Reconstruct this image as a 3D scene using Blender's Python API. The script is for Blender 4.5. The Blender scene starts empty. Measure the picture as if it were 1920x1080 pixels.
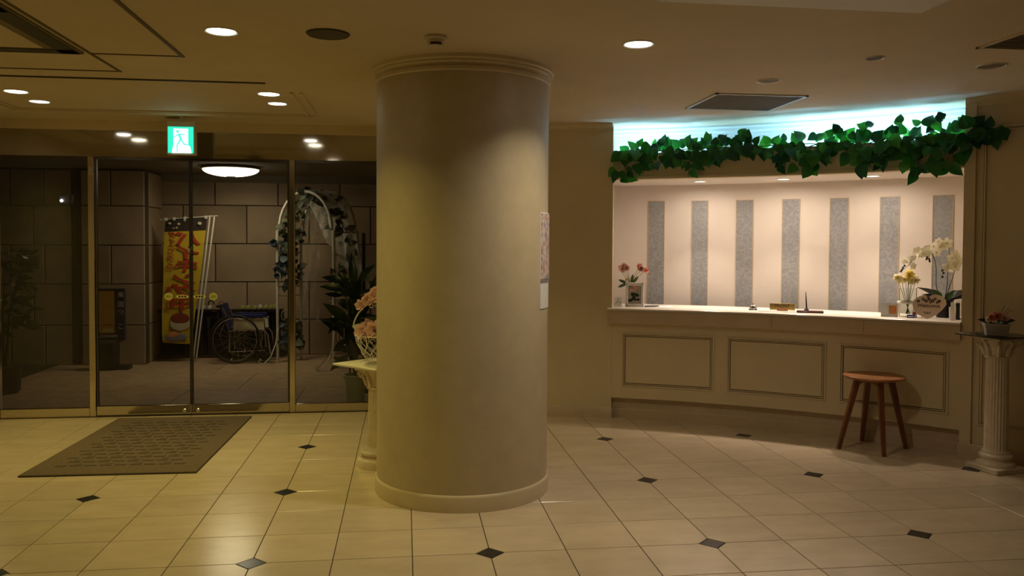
import bpy, math, random
from mathutils import Vector, Matrix
random.seed(7)
R_ = math.radians
scene = bpy.context.scene
COL = scene.collection

# ------------------------------------------------------------------ camera, world, exposure
TILE = 0.385
EYE = 3.9909 * TILE
YAW, PITCH, ROLL, FPX, PPY = R_(7.42), R_(-1.635), R_(0.263), 1547.57, -36.6
_f = Vector((math.sin(YAW) * math.cos(PITCH), math.cos(YAW) * math.cos(PITCH), math.sin(PITCH)))
_r = Vector((math.cos(YAW), -math.sin(YAW), 0))
_u = _r.cross(_f)
RX = _r * math.cos(ROLL) + _u * math.sin(ROLL)
UX = _u * math.cos(ROLL) - _r * math.sin(ROLL)
cam_data = bpy.data.cameras.new('camera')
cam_data.sensor_fit = 'HORIZONTAL'
cam_data.sensor_width = 36
cam_data.lens = FPX / 1920 * 36
cam_data.shift_y = PPY / 1920
cam_data.clip_start = 0.05
cam = bpy.data.objects.new('camera', cam_data)
COL.objects.link(cam)
m = Matrix((RX, UX, -_f)).transposed().to_4x4()
m.translation = Vector((0, 0, EYE))
cam.matrix_world = m
scene.camera = cam

world = bpy.data.worlds.new('night')
scene.world = world
world.use_nodes = True
world.node_tree.nodes['Background'].inputs[0].default_value = (0.010, 0.011, 0.014, 1)
world.node_tree.nodes['Background'].inputs[1].default_value = 0.35

vs = scene.view_settings
vs.view_transform = 'Standard'
vs.look = 'None'
vs.gamma = 1
vs.exposure = 0.2
vs.use_curve_mapping = False

# lamp colours and powers (the lamps themselves are built with their fixtures)
WARM = (1.0, 0.82, 0.23)
WARM_R = (1.0, 0.84, 0.63)
BOOTH = (1.0, 0.80, 0.63)
CYAN = (0.28, 0.64, 1.0)
P_LEFT, P_RIGHT, P_BOOTH, P_TUBE, P_PORCH = 6.8, 9.2, 3.5, 84.0, 8.0


def at(x, y, Y=None, Z=None, X=None):
    """world point on the ray of photo pixel (x, y) at the given depth Y, height Z or X"""
    d = RX * ((x - 960) / FPX) - UX * ((y - 540 - PPY) / FPX) + _f
    o = Vector((0, 0, EYE))
    if Y is not None:
        return o + d * (Y / d.y)
    if X is not None:
        return o + d * (X / d.x)
    return o + d * ((Z - EYE) / d.z)


# ------------------------------------------------------------------ materials
MATS = {}


def new_mat(name):
    mt = bpy.data.materials.new(name)
    mt.use_nodes = True
    MATS[name] = mt
    nt = mt.node_tree
    return mt, nt, nt.nodes['Principled BSDF'], nt.nodes['Material Output']


def pmat(name, col, rough=0.5, metal=0.0, var=0.12, scale=8.0, bump=0.0, bscale=60.0, dark=None, spec=0.5, stretch=None,
         rnd=0.0, coat=0.0, trans=0.0, sss=0.0, detail=4.0):
    mt, nt, b, out = new_mat(name)
    N, L = nt.nodes, nt.links
    tc = N.new('ShaderNodeTexCoord')
    mp = N.new('ShaderNodeMapping')
    if stretch:
        mp.inputs['Scale'].default_value = stretch
    L.new(tc.outputs['Object'], mp.inputs[0])
    vec = mp.outputs[0]
    if rnd > 0:
        oi = N.new('ShaderNodeObjectInfo')
        ad = N.new('ShaderNodeVectorMath')
        ad.operation = 'MULTIPLY_ADD'
        ad.inputs[1].default_value = (1, 1, 1)
        cmb = N.new('ShaderNodeCombineXYZ')
        mu = N.new('ShaderNodeMath')
        mu.operation = 'MULTIPLY'
        mu.inputs[1].default_value = 57.0
        L.new(oi.outputs['Random'], mu.inputs[0])
        L.new(mu.outputs[0], cmb.inputs[0])
        L.new(mu.outputs[0], cmb.inputs[2])
        L.new(vec, ad.inputs[0])
        L.new(cmb.outputs[0], ad.inputs[2])
        vec = ad.outputs[0]
    no = N.new('ShaderNodeTexNoise')
    no.inputs['Scale'].default_value = scale
    no.inputs['Detail'].default_value = detail
    no.inputs['Roughness'].default_value = 0.6
    L.new(vec, no.inputs['Vector'])
    rp = N.new('ShaderNodeValToRGB')
    d = dark or tuple(c * (1 - var * 1.6) for c in col)
    l = tuple(min(1, c * (1 + var * 0.6)) for c in col)
    rp.color_ramp.elements[0].position = 0.3
    rp.color_ramp.elements[1].position = 0.7
    rp.color_ramp.elements[0].color = (*d, 1)
    rp.color_ramp.elements[1].color = (*l, 1)
    L.new(no.outputs['Fac'], rp.inputs[0])
    colout = rp.outputs[0]
    if rnd > 0:
        hv = N.new('ShaderNodeHueSaturation')
        mr = N.new('ShaderNodeMapRange')
        mr.inputs['To Min'].default_value = 1 - rnd
        mr.inputs['To Max'].default_value = 1 + rnd
        L.new(oi.outputs['Random'], mr.inputs['Value'])
        L.new(mr.outputs[0], hv.inputs['Value'])
        L.new(colout, hv.inputs['Color'])
        colout = hv.outputs[0]
    L.new(colout, b.inputs['Base Color'])
    b.inputs['Roughness'].default_value = rough
    b.inputs['Metallic'].default_value = metal
    b.inputs['Specular IOR Level'].default_value = spec
    b.inputs['Coat Weight'].default_value = coat
    if sss:
        b.inputs['Subsurface Weight'].default_value = sss
        b.inputs['Subsurface Radius'].default_value = (0.02, 0.015, 0.01)
    if bump > 0:
        n2 = N.new('ShaderNodeTexNoise')
        n2.inputs['Scale'].default_value = bscale
        n2.inputs['Detail'].default_value = 3
        L.new(vec, n2.inputs['Vector'])
        bp = N.new('ShaderNodeBump')
        bp.inputs['Strength'].default_value = bump
        bp.inputs['Distance'].default_value = 0.01
        L.new(n2.outputs['Fac'], bp.inputs['Height'])
        L.new(bp.outputs[0], b.inputs['Normal'])
    if trans > 0:
        tr = N.new('ShaderNodeBsdfTranslucent')
        L.new(colout, tr.inputs['Color'])
        mx = N.new('ShaderNodeMixShader')
        mx.inputs[0].default_value = trans
        L.new(b.outputs[0], mx.inputs[1])
        L.new(tr.outputs[0], mx.inputs[2])
        L.new(mx.outputs[0], out.inputs['Surface'])
    return mt


def emat(name, col, strength):
    mt, nt, b, out = new_mat(name)
    e = nt.nodes.new('ShaderNodeEmission')
    e.inputs[0].default_value = (*col, 1)
    e.inputs[1].default_value = strength
    nt.links.new(e.outputs[0], out.inputs['Surface'])
    return mt


def glassmat(name, tint=(0.9, 0.93, 0.9), ior=1.45, rough=0.0, add=0.0):
    mt, nt, b, out = new_mat(name)
    N, L = nt.nodes, nt.links
    tr = N.new('ShaderNodeBsdfTransparent')
    tr.inputs[0].default_value = (*tint, 1)
    gl = N.new('ShaderNodeBsdfGlossy')
    gl.inputs['Roughness'].default_value = rough
    gl.inputs['Color'].default_value = (0.9, 0.9, 0.9, 1)
    fr = N.new('ShaderNodeFresnel')
    fr.inputs[0].default_value = ior
    mx = N.new('ShaderNodeMixShader')
    L.new(fr.outputs[0], mx.inputs[0])
    L.new(tr.outputs[0], mx.inputs[1])
    L.new(gl.outputs[0], mx.inputs[2])
    L.new(mx.outputs[0], out.inputs['Surface'])
    return mt


def veilmat(name, col, alpha):
    mt, nt, b, out = new_mat(name)
    N, L = nt.nodes, nt.links
    tr = N.new('ShaderNodeBsdfTransparent')
    df = N.new('ShaderNodeBsdfTranslucent')
    d2 = N.new('ShaderNodeBsdfDiffuse')
    df.inputs[0].default_value = (*col, 1)
    d2.inputs[0].default_value = (*col, 1)
    ad = N.new('ShaderNodeMixShader')
    L.new(df.outputs[0], ad.inputs[1])
    L.new(d2.outputs[0], ad.inputs[2])
    tc = N.new('ShaderNodeTexCoord')
    no = N.new('ShaderNodeTexNoise')
    no.inputs['Scale'].default_value = 9
    no.inputs['Detail'].default_value = 6
    L.new(tc.outputs['Object'], no.inputs['Vector'])
    mr = N.new('ShaderNodeMapRange')
    mr.inputs['From Min'].default_value = 0.35
    mr.inputs['From Max'].default_value = 0.7
    mr.inputs['To Min'].default_value = alpha * 0.4
    mr.inputs['To Max'].default_value = min(1, alpha * 1.7)
    L.new(no.outputs['Fac'], mr.inputs['Value'])
    mx = N.new('ShaderNodeMixShader')
    L.new(mr.outputs[0], mx.inputs[0])
    L.new(tr.outputs[0], mx.inputs[1])
    L.new(ad.outputs[0], mx.inputs[2])
    L.new(mx.outputs[0], out.inputs['Surface'])
    return mt


pmat('paint', (0.71, 0.60, 0.385), 0.6, var=0.04, scale=3, bump=0.05, bscale=150)
pmat('paint_cream', (0.70, 0.59, 0.385), 0.5, var=0.04, scale=4)
pmat('ceiling_paint', (0.66, 0.555, 0.38), 0.75, var=0.04, scale=2, bump=0.04, bscale=220)
pmat('wallpaper', (0.58, 0.49, 0.315), 0.46, var=0.05, scale=9, bump=0.05, bscale=60, detail=8)
pmat('trim_line', (0.15, 0.105, 0.045), 0.55, var=0.1)
pmat('marble_tile', (0.60, 0.49, 0.345), 0.2, var=0.075, scale=3.2, rnd=0.05, spec=0.5, stretch=(1, 2.4, 1), detail=9, bump=0.015, bscale=4)
pmat('dark_inset', (0.020, 0.021, 0.024), 0.22, var=0.25, scale=30, rnd=0.2)
pmat('grout', (0.045, 0.036, 0.024), 0.9, var=0.2, scale=30)
pmat('counter_stone', (0.60, 0.48, 0.32), 0.4, var=0.07, scale=5, detail=8)
pmat('counter_white', (0.82, 0.76, 0.68), 0.18, var=0.04, scale=4)
pmat('booth_white', (0.80, 0.73, 0.66), 0.6, var=0.03, scale=2)
pmat('cove_white', (0.82, 0.82, 0.82), 0.6, var=0.02, scale=3)
pmat('steel', (0.62, 0.56, 0.44), 0.16, 1.0, var=0.05, scale=20, stretch=(1, 1, 20))
pmat('steel_dark', (0.10, 0.085, 0.06), 0.3, 0.8, var=0.1, scale=20)
pmat('bronze_mirror', (0.46, 0.43, 0.36), 0.07, 1.0, var=0.06, scale=3)
pmat('chrome', (0.75, 0.75, 0.75), 0.12, 1.0, var=0.03)
pmat('stone', (0.44, 0.32, 0.205), 0.65, var=0.16, scale=2.4, rnd=0.14, bump=0.1, bscale=25, detail=8)
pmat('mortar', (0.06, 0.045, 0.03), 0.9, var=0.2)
pmat('porch_floor', (0.50, 0.34, 0.21), 0.5, var=0.18, scale=7, detail=8, rnd=0.06)
pmat('asphalt', (0.035, 0.030, 0.026), 0.8, var=0.3, scale=50, bump=0.2)
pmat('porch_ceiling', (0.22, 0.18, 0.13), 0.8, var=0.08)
pmat('mat_pile', (0.165, 0.115, 0.075), 0.95, var=0.18, scale=60, bump=0.35, bscale=260)
pmat('mat_dash', (0.085, 0.060, 0.040), 0.95, var=0.15, scale=80, bump=0.3, bscale=200)
pmat('rubber', (0.05, 0.036, 0.026), 0.7, var=0.2)
pmat('stool_wood', (0.42, 0.175, 0.06), 0.32, var=0.22, scale=5, stretch=(1, 9, 1), detail=8)
pmat('stool_leg', (0.20, 0.075, 0.026), 0.36, var=0.2, scale=6, stretch=(6, 6, 1))
pmat('plaster', (0.74, 0.64, 0.47), 0.5, var=0.08, scale=14, bump=0.15, bscale=70)
pmat('plate_marble', (0.70, 0.66, 0.50), 0.25, var=0.08, scale=9)
pmat('plate_smoked', (0.02, 0.02, 0.018), 0.15, var=0.1)
pmat('white_wire', (0.80, 0.76, 0.64), 0.4, var=0.05)
pmat('white_paint', (0.78, 0.75, 0.66), 0.45, var=0.06)
pmat('white_gloss', (0.88, 0.86, 0.83), 0.2, var=0.03)
pmat('plastic_beige', (0.62, 0.55, 0.40), 0.4, var=0.04)
pmat('grille_dark', (0.045, 0.036, 0.02), 0.6, var=0.15)
pmat('grille_mid', (0.20, 0.155, 0.08), 0.6, var=0.08)
pmat('speaker_mesh', (0.085, 0.070, 0.045), 0.7, var=0.12, scale=90)
pmat('panel_alu', (0.60, 0.58, 0.50), 0.35, 0.6, var=0.05)
pmat('black_plastic', (0.012, 0.012, 0.014), 0.35, var=0.1)
pmat('ivy_a', (0.055, 0.30, 0.075), 0.40, var=0.25, scale=18, rnd=0.4, trans=0.55)
pmat('ivy_b', (0.13, 0.44, 0.10), 0.40, var=0.25, scale=18, rnd=0.3, trans=0.6)
pmat('ivy_c', (0.030, 0.17, 0.075), 0.40, var=0.25, scale=18, rnd=0.3, trans=0.45)
pmat('stem_green', (0.05, 0.12, 0.03), 0.6, var=0.2)
pmat('stem_dark', (0.02, 0.03, 0.012), 0.6, var=0.2)
pmat('leaf_dark', (0.018, 0.050, 0.022), 0.3, var=0.25, scale=12, rnd=0.3, trans=0.12)
pmat('leaf_black', (0.010, 0.016, 0.013), 0.3, var=0.25, rnd=0.2)
pmat('ivy_dusty', (0.14, 0.165, 0.10), 0.6, var=0.3, rnd=0.35, trans=0.1)
pmat('ivy_blue', (0.075, 0.11, 0.14), 0.6, var=0.3, rnd=0.3, trans=0.1)
pmat('petal_pink', (0.94, 0.66, 0.56), 0.6, var=0.2, scale=30, rnd=0.10, trans=0.4)
pmat('petal_coral', (0.92, 0.42, 0.32), 0.6, var=0.25, scale=30, rnd=0.12, trans=0.25)
pmat('petal_salmon', (0.90, 0.60, 0.52), 0.6, var=0.25, scale=30, rnd=0.12, trans=0.2)
pmat('petal_white', (0.90, 0.88, 0.72), 0.55, var=0.06, scale=20, rnd=0.04, trans=0.42)
pmat('petal_yellow', (0.92, 0.80, 0.28), 0.55, var=0.15, scale=30, rnd=0.08, trans=0.42)
pmat('petal_cream', (0.88, 0.82, 0.56), 0.55, var=0.1, scale=30, trans=0.42)
pmat('brass', (0.62, 0.44, 0.13), 0.3, 0.9, var=0.06)
pmat('brown_wood', (0.36, 0.14, 0.05), 0.4, var=0.2, scale=10, stretch=(6, 1, 1))
pmat('maroon', (0.085, 0.018, 0.018), 0.35, var=0.15)
pmat('ink', (0.035, 0.022, 0.014), 0.6, var=0.1)
pmat('print_red', (0.50, 0.045, 0.02), 0.7, var=0.12)
pmat('print_blue', (0.02, 0.045, 0.30), 0.6, var=0.1)
pmat('print_white', (0.88, 0.88, 0.86), 0.6, var=0.04)
pmat('print_orange', (0.75, 0.30, 0.10), 0.6, var=0.2)
pmat('print_grey', (0.25, 0.24, 0.28), 0.6, var=0.2)
pmat('banner_yellow', (0.78, 0.56, 0.035), 0.75, var=0.10, scale=4, trans=0.2)
pmat('banner_dark', (0.035, 0.022, 0.018), 0.75, var=0.3)
pmat('banner_cream', (0.62, 0.54, 0.36), 0.75, var=0.08)
pmat('banner_hair', (0.26, 0.045, 0.025), 0.75, var=0.12)
pmat('sign_yellow', (0.72, 0.40, 0.03), 0.5, var=0.10, scale=5)
pmat('sign_navy', (0.010, 0.016, 0.07), 0.45, var=0.15)
pmat('seat_blue', (0.018, 0.022, 0.12), 0.7, var=0.2, scale=30)
pmat('wc_cream', (0.82, 0.74, 0.52), 0.5, var=0.08)
pmat('tyre', (0.028, 0.026, 0.024), 0.75, var=0.15)
pmat('rack_dark', (0.022, 0.015, 0.010), 0.55, var=0.2)
pmat('knob_green', (0.42, 0.44, 0.10), 0.4, var=0.1)
pmat('knob_white', (0.66, 0.64, 0.58), 0.4, var=0.05)
pmat('sticker_yellow', (0.70, 0.62, 0.22), 0.5, var=0.08)
pmat('pot_green', (0.50, 0.56, 0.42), 0.45, var=0.06)
pmat('soil', (0.035, 0.022, 0.014), 0.95, var=0.3, scale=60)
pmat('heart_board', (0.76, 0.60, 0.46), 0.55, var=0.10, scale=6)
pmat('picture_paper', (0.42, 0.38, 0.30), 0.6, var=0.2, scale=14)
pmat('moss', (0.05, 0.07, 0.02), 0.9, var=0.3, scale=40)
pmat('box_white', (0.50, 0.48, 0.42), 0.6, var=0.06)
pmat('lantern_yellow', (0.62, 0.50, 0.16), 0.5, var=0.1)
glassmat('glass_door', (0.86, 0.86, 0.80), 1.42)
glassmat('glass_vase', (0.96, 0.98, 0.96), 1.05)
veilmat('tulle', (0.85, 0.82, 0.74), 0.22)
veilmat('tulle_dense', (0.95, 0.92, 0.86), 0.80)
veilmat('tulle_swag', (0.95, 0.92, 0.86), 0.66)
emat('lamp_warm', (1.0, 0.94, 0.74), 14)
emat('lamp_white', (1.0, 0.95, 0.90), 14)
emat('lamp_booth', (1.0, 0.95, 0.90), 9)
emat('lamp_porch', (1.0, 0.90, 0.72), 5.0)
emat('glow_dot', (0.95, 1.0, 0.95), 6)
emat('exit_green', (0.03, 0.75, 0.48), 1.15)
emat('exit_white', (0.72, 1.0, 0.95), 2.2)

# wallpaper strips in the booth: damask-like grey blue
def damask():
    mt, nt, b, out = new_mat('damask')
    N, L = nt.nodes, nt.links
    tc = N.new('ShaderNodeTexCoord')
    no = N.new('ShaderNodeTexNoise')
    no.inputs['Scale'].default_value = 22
    no.inputs['Detail'].default_value = 5
    no.inputs['Distortion'].default_value = 2.2
    L.new(tc.outputs['Object'], no.inputs['Vector'])
    rp = N.new('ShaderNodeValToRGB')
    rp.color_ramp.elements[0].position = 0.42
    rp.color_ramp.elements[1].position = 0.60
    rp.color_ramp.elements[0].color = (0.29, 0.30, 0.31, 1)
    rp.color_ramp.elements[1].color = (0.38, 0.39, 0.395, 1)
    L.new(no.outputs['Fac'], rp.inputs[0])
    L.new(rp.outputs[0], b.inputs['Base Color'])
    b.inputs['Roughness'].default_value = 0.55
damask()


def calendar_print():
    mt, nt, b, out = new_mat('calendar_print')
    N, L = nt.nodes, nt.links
    tc = N.new('ShaderNodeTexCoord')
    vo = N.new('ShaderNodeTexNoise')
    vo.inputs['Scale'].default_value = 16
    vo.inputs['Detail'].default_value = 4
    L.new(tc.outputs['Object'], vo.inputs['Vector'])
    rp = N.new('ShaderNodeValToRGB')
    cols = [(.30, (.10, .09, .16)), (.40, (.42, .33, .36)), (.48, (.72, .66, .62)), (.56, (.62, .36, .26)), (.64, (.30, .20, .22)), (.74, (.74, .70, .66))]
    el = rp.color_ramp.elements
    while len(el) < len(cols):
        el.new(.5)
    for e_, (p_, c_) in zip(el, cols):
        e_.position = p_
        e_.color = (*c_, 1)
    L.new(vo.outputs['Fac'], rp.inputs[0])
    L.new(rp.outputs[0], b.inputs['Base Color'])
    b.inputs['Roughness'].default_value = .5
calendar_print()

# ------------------------------------------------------------------ mesh helpers
class MB:
    def __init__(s):
        s.v, s.f, s.mi = [], [], []

    def add(s, verts, faces, mi=0):
        o = len(s.v)
        s.v += [tuple(v) for v in verts]
        for fc in faces:
            s.f.append(tuple(i + o for i in fc))
            s.mi.append(mi)
        return s

    def box(s, lo, hi, mi=0, rz=0, pivot=None):
        x0, y0, z0 = lo
        x1, y1, z1 = hi
        vs_ = [(x0, y0, z0), (x1, y0, z0), (x1, y1, z0), (x0, y1, z0), (x0, y0, z1), (x1, y0, z1), (x1, y1, z1), (x0, y1, z1)]
        if rz:
            p = pivot or ((x0 + x1) / 2, (y0 + y1) / 2)
            c, n = math.cos(rz), math.sin(rz)
            vs_ = [(p[0] + (x - p[0]) * c - (y - p[1]) * n, p[1] + (x - p[0]) * n + (y - p[1]) * c, z) for x, y, z in vs_]
        return s.add(vs_, [(0, 3, 2, 1), (4, 5, 6, 7), (0, 1, 5, 4), (1, 2, 6, 5), (2, 3, 7, 6), (3, 0, 4, 7)], mi)

    def bbox(s, lo, hi, b=0.004, mi=0, rz=0, pivot=None):
        """box with chamfered upright and top edges"""
        x0, y0, z0 = lo
        x1, y1, z1 = hi
        b = min(b, (x1 - x0) / 3, (y1 - y0) / 3, (z1 - z0) / 3)

        def ring(i, z):
            return [(x0 + i, y0 + i + b, z), (x0 + i + b, y0 + i, z), (x1 - i - b, y0 + i, z), (x1 - i, y0 + i + b, z),
                    (x1 - i, y1 - i - b, z), (x1 - i - b, y1 - i, z), (x0 + i + b, y1 - i, z), (x0 + i, y1 - i - b, z)]
        vs_ = ring(b * .5, z0) + ring(0, z0 + b * .5) + ring(0, z1 - b * .5) + ring(b * .5, z1)
        if rz:
            p = pivot or ((x0 + x1) / 2, (y0 + y1) / 2)
            c, n = math.cos(rz), math.sin(rz)
            vs_ = [(p[0] + (x - p[0]) * c - (y - p[1]) * n, p[1] + (x - p[0]) * n + (y - p[1]) * c, z) for x, y, z in vs_]
        fs = [tuple(range(7, -1, -1)), tuple(range(24, 32))]
        for k in range(3):
            for i in range(8):
                j = (i + 1) % 8
                fs.append((k * 8 + i, k * 8 + j, k * 8 + 8 + j, k * 8 + 8 + i))
        return s.add(vs_, fs, mi)

    def tube(s, pts, r, n=8, mi=0, cap=True, closed=False):
        pts = [Vector(p) for p in pts]
        m_ = len(pts)
        rr = r if isinstance(r, (list, tuple)) else [r] * m_
        ref = None
        vs_ = []
        for i, p in enumerate(pts):
            a = pts[(i - 1) % m_] if (closed or i > 0) else p
            b = pts[(i + 1) % m_] if (closed or i < m_ - 1) else p
            tg = (b - a)
            tg = tg.normalized() if tg.length > 1e-9 else Vector((0, 0, 1))
            if ref is None:
                ref = tg.orthogonal().normalized()
            else:
                ref = ref - tg * ref.dot(tg)
                ref = ref.normalized() if ref.length > 1e-6 else tg.orthogonal().normalized()
            bn = tg.cross(ref)
            for k in range(n):
                an = 2 * math.pi * k / n
                vs_.append(p + (ref * math.cos(an) + bn * math.sin(an)) * rr[i])
        fs = []
        for i in range(m_ if closed else m_ - 1):
            i2 = (i + 1) % m_
            for k in range(n):
                k2 = (k + 1) % n
                fs.append((i * n + k, i * n + k2, i2 * n + k2, i2 * n + k))
        if cap and not closed:
            fs.append(tuple(range(n - 1, -1, -1)))
            fs.append(tuple(range((m_ - 1) * n, m_ * n)))
        return s.add(vs_, fs, mi)

    def lathe(s, prof, c=(0, 0, 0), n=32, mi=0, cap=True, flute=0, fdepth=0.0, frange=None):
        vs_, fs = [], []
        for q, (r, z) in enumerate(prof):
            for k in range(n):
                an = 2 * math.pi * k / n
                rr = r
                if flute and frange[0] <= q <= frange[1]:
                    rr = r - fdepth * abs(math.sin(an * flute / 2)) ** 0.8
                vs_.append((c[0] + rr * math.cos(an), c[1] + rr * math.sin(an), c[2] + z))
        for q in range(len(prof) - 1):
            for k in range(n):
                k2 = (k + 1) % n
                fs.append((q * n + k, q * n + k2, (q + 1) * n + k2, (q + 1) * n + k))
        if cap:
            fs.append(tuple(range(n - 1, -1, -1)))
            fs.append(tuple(range((len(prof) - 1) * n, len(prof) * n)))
        return s.add(vs_, fs, mi)

    def ball(s, c, r, n=10, m_=7, mi=0, sc=(1, 1, 1)):
        prof = [(math.sin(math.pi * i / m_) * r, -math.cos(math.pi * i / m_) * r) for i in range(m_ + 1)]
        prof[0] = (r * 0.02, -r)
        prof[-1] = (r * 0.02, r)
        o = len(s.v)
        s.lathe(prof, (0, 0, 0), n, mi)
        for i in range(o, len(s.v)):
            v = s.v[i]
            s.v[i] = (c[0] + v[0] * sc[0], c[1] + v[1] * sc[1], c[2] + v[2] * sc[2])
        return s

    def prism(s, poly, ax, d0, d1, mi=0):
        """extrude the 2-D polygon along axis ax ('x','y','z') from d0 to d1"""
        def P(p, d):
            return {'x': (d, p[0], p[1]), 'y': (p[0], d, p[1]), 'z': (p[0], p[1], d)}[ax]
        n = len(poly)
        vs_ = [P(p, d0) for p in poly] + [P(p, d1) for p in poly]
        fs = [tuple(range(n - 1, -1, -1)), tuple(range(n, 2 * n))]
        for i in range(n):
            j = (i + 1) % n
            fs.append((i, j, n + j, n + i))
        return s.add(vs_, fs, mi)

    def xform(s, M):
        s.v = [tuple(M @ Vector(v)) for v in s.v]
        return s

    def mesh(s, name, mats, smooth=40):
        me = bpy.data.meshes.new(name)
        me.from_pydata(s.v, [], s.f)
        for mm in ([mats] if isinstance(mats, str) else mats):
            me.materials.append(MATS[mm])
        if any(s.mi):
            me.polygons.foreach_set('material_index', s.mi)
        if smooth:
            me.polygons.foreach_set('use_smooth', [True] * len(me.polygons))
            try:
                me.set_sharp_from_angle(angle=R_(smooth))
            except Exception:
                pass
        me.update()
        import bmesh
        bm = bmesh.new()
        bm.from_mesh(me)
        bmesh.ops.recalc_face_normals(bm, faces=bm.faces)
        bm.to_mesh(me)
        bm.free()
        return me

    def build(s, name, mats, parent=None, smooth=40):
        return link(name, s.mesh(name, mats, smooth), parent)


def link(name, data, parent=None, loc=None, rot=None, scl=None):
    o = bpy.data.objects.new(name, data)
    COL.objects.link(o)
    if parent is not None:
        o.parent = parent
    if loc is not None:
        o.location = loc
    if rot is not None:
        o.rotation_euler = rot
    if scl is not None:
        o.scale = scl
    return o


def tag(o, label, cat, group=None):
    o['label'] = label
    o['category'] = cat
    if group:
        o['group'] = group
    return o


def thing(name, label, cat, loc=(0, 0, 0), rz=0, group=None):
    return tag(link(name, None, None, loc, (0, 0, rz)), label, cat, group)


def struct(o, label=None):
    o['kind'] = 'structure'
    if label:
        o['label'] = label
    return o


# curved walls share one centre
CX, CY, RK = -0.087, 1.98, 5.552


def arc(a, R, z=0.0):
    a = R_(a)
    return Vector((CX + R * math.sin(a), CY + R * math.cos(a), z))


def arc_sweep(mb, prof, a0, a1, n=40, mi=0):
    """sweep a closed profile [(R, z), ...] round the common centre between two angles"""
    m_ = len(prof)
    vs_ = []
    for i in range(n + 1):
        a = a0 + (a1 - a0) * i / n
        for (R, z) in prof:
            vs_.append(arc(a, R, z))
    fs = []
    for i in range(n):
        for k in range(m_):
            k2 = (k + 1) % m_
            fs.append((i * m_ + k, i * m_ + k2, (i + 1) * m_ + k2, (i + 1) * m_ + k))
    fs.append(tuple(range(m_ - 1, -1, -1)))
    fs.append(tuple(range(n * m_, (n + 1) * m_)))
    return mb.add(vs_, fs, mi)


def arc_slab(mb, R0, R1, z0, z1, a0, a1, n=40, mi=0):
    return arc_sweep(mb, [(R0, z0), (R1, z0), (R1, z1), (R0, z1)], a0, a1, n, mi)


def arc_frame(mb, R, a0, a1, z0, z1, w, d, n=16):
    """rectangular bead frame lying on the inner face of a curved wall"""
    aw = math.degrees(w / R)
    pr = lambda zc: [(R, zc - w / 2), (R - d * .6, zc - w / 2), (R - d, zc), (R - d * .6, zc + w / 2), (R, zc + w / 2)]
    arc_sweep(mb, pr(z0 + w / 2), a0, a1, n)
    arc_sweep(mb, pr(z1 - w / 2), a0, a1, n)
    for aa in (a0, a1 - aw):
        arc_sweep(mb, [(R, z0), (R - d * .8, z0), (R - d * .8, z1), (R, z1)], aa, aa + aw, 2)


def text_mesh(s, size, mat, depth=0.001, bold=0.0):
    cu = bpy.data.curves.new('text', 'FONT')
    cu.body = s
    cu.size = size
    cu.extrude = depth
    cu.align_x = 'CENTER'
    cu.align_y = 'CENTER'
    cu.resolution_u = 3
    cu.offset = bold
    ob = bpy.data.objects.new('text', cu)
    COL.objects.link(ob)
    bpy.context.view_layer.update()
    me = bpy.data.meshes.new_from_object(ob.evaluated_get(bpy.context.evaluated_depsgraph_get()))
    bpy.data.objects.remove(ob)
    bpy.data.curves.remove(cu)
    me.materials.clear()
    me.materials.append(MATS[mat])
    return me


def area_lamp(name, loc, power, col, size, spread=150, parent=None, rot=(0, 0, 0)):
    l = bpy.data.lights.new(name, 'AREA')
    l.shape = 'DISK'
    l.size = size
    l.energy = power
    l.color = col
    l.spread = R_(spread)
    o = bpy.data.objects.new(name, l)
    COL.objects.link(o)
    o.location = loc
    o.rotation_euler = rot
    if parent is not None:
        o.parent = parent
    return o


ZC = 2.612       # lobby ceiling
YG = 7.68        # glass front
# ================================================================== SETTING
# ---- floor: bed plus single tiles
bed = struct(MB().box((-3.7, -3.3, -0.06), (5.7, 8.6, -0.0025)).build('floor', 'grout', smooth=0), 'polished cream stone tile floor with small dark diamond insets')
HD = 0.072 / TILE     # half diagonal of an inset in tiles
TILE_MESH = {}


def tile_mesh(cut, ymax):
    key = (cut, round(ymax, 3))
    if key in TILE_MESH:
        return TILE_MESH[key]
    h = 0.5
    g = 0.0058
    poly = []
    for (cx, cy) in ((-h, -h), (h, -h), (h, h), (-h, h)):
        if (cx, cy) in cut:
            if cx * cy > 0:
                pts = [(cx, cy - math.copysign(HD, cy)), (cx - math.copysign(HD, cx), cy)]
            else:
                pts = [(cx - math.copysign(HD, cx), cy), (cx, cy - math.copysign(HD, cy))]
            if cx < 0 and cy < 0:
                pts = [(cx, cy + HD), (cx + HD, cy)]
            if cx > 0 and cy < 0:
                pts = [(cx - HD, cy), (cx, cy + HD)]
            if cx > 0 and cy > 0:
                pts = [(cx, cy - HD), (cx - HD, cy)]
            if cx < 0 and cy > 0:
                pts = [(cx + HD, cy), (cx, cy - HD)]
            poly += pts
        else:
            poly.append((cx, cy))
    poly = [(x * TILE * (1 - g * 2), min(y * TILE * (1 - g * 2), ymax)) for x, y in poly]
    n = len(poly)
    mb = MB()
    cxm = sum(p[0] for p in poly) / n
    cym = sum(p[1] for p in poly) / n
    ins = [(x + (cxm - x) * 0.007, y + (cym - y) * 0.007) for x, y in poly]
    vs_ = [(x, y, -0.012) for x, y in poly] + [(x, y, -0.0012) for x, y in poly] + [(x, y, 0) for x, y in ins]
    fs = [tuple(range(2 * n, 3 * n))]
    for k in range(2):
        for i in range(n):
            j = (i + 1) % n
            fs.append((k * n + i, k * n + j, (k + 1) * n + j, (k + 1) * n + i))
    mb.add(vs_, fs)
    me = mb.mesh('tile', 'marble_tile', smooth=0)
    TILE_MESH[key] = me
    return me


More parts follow.
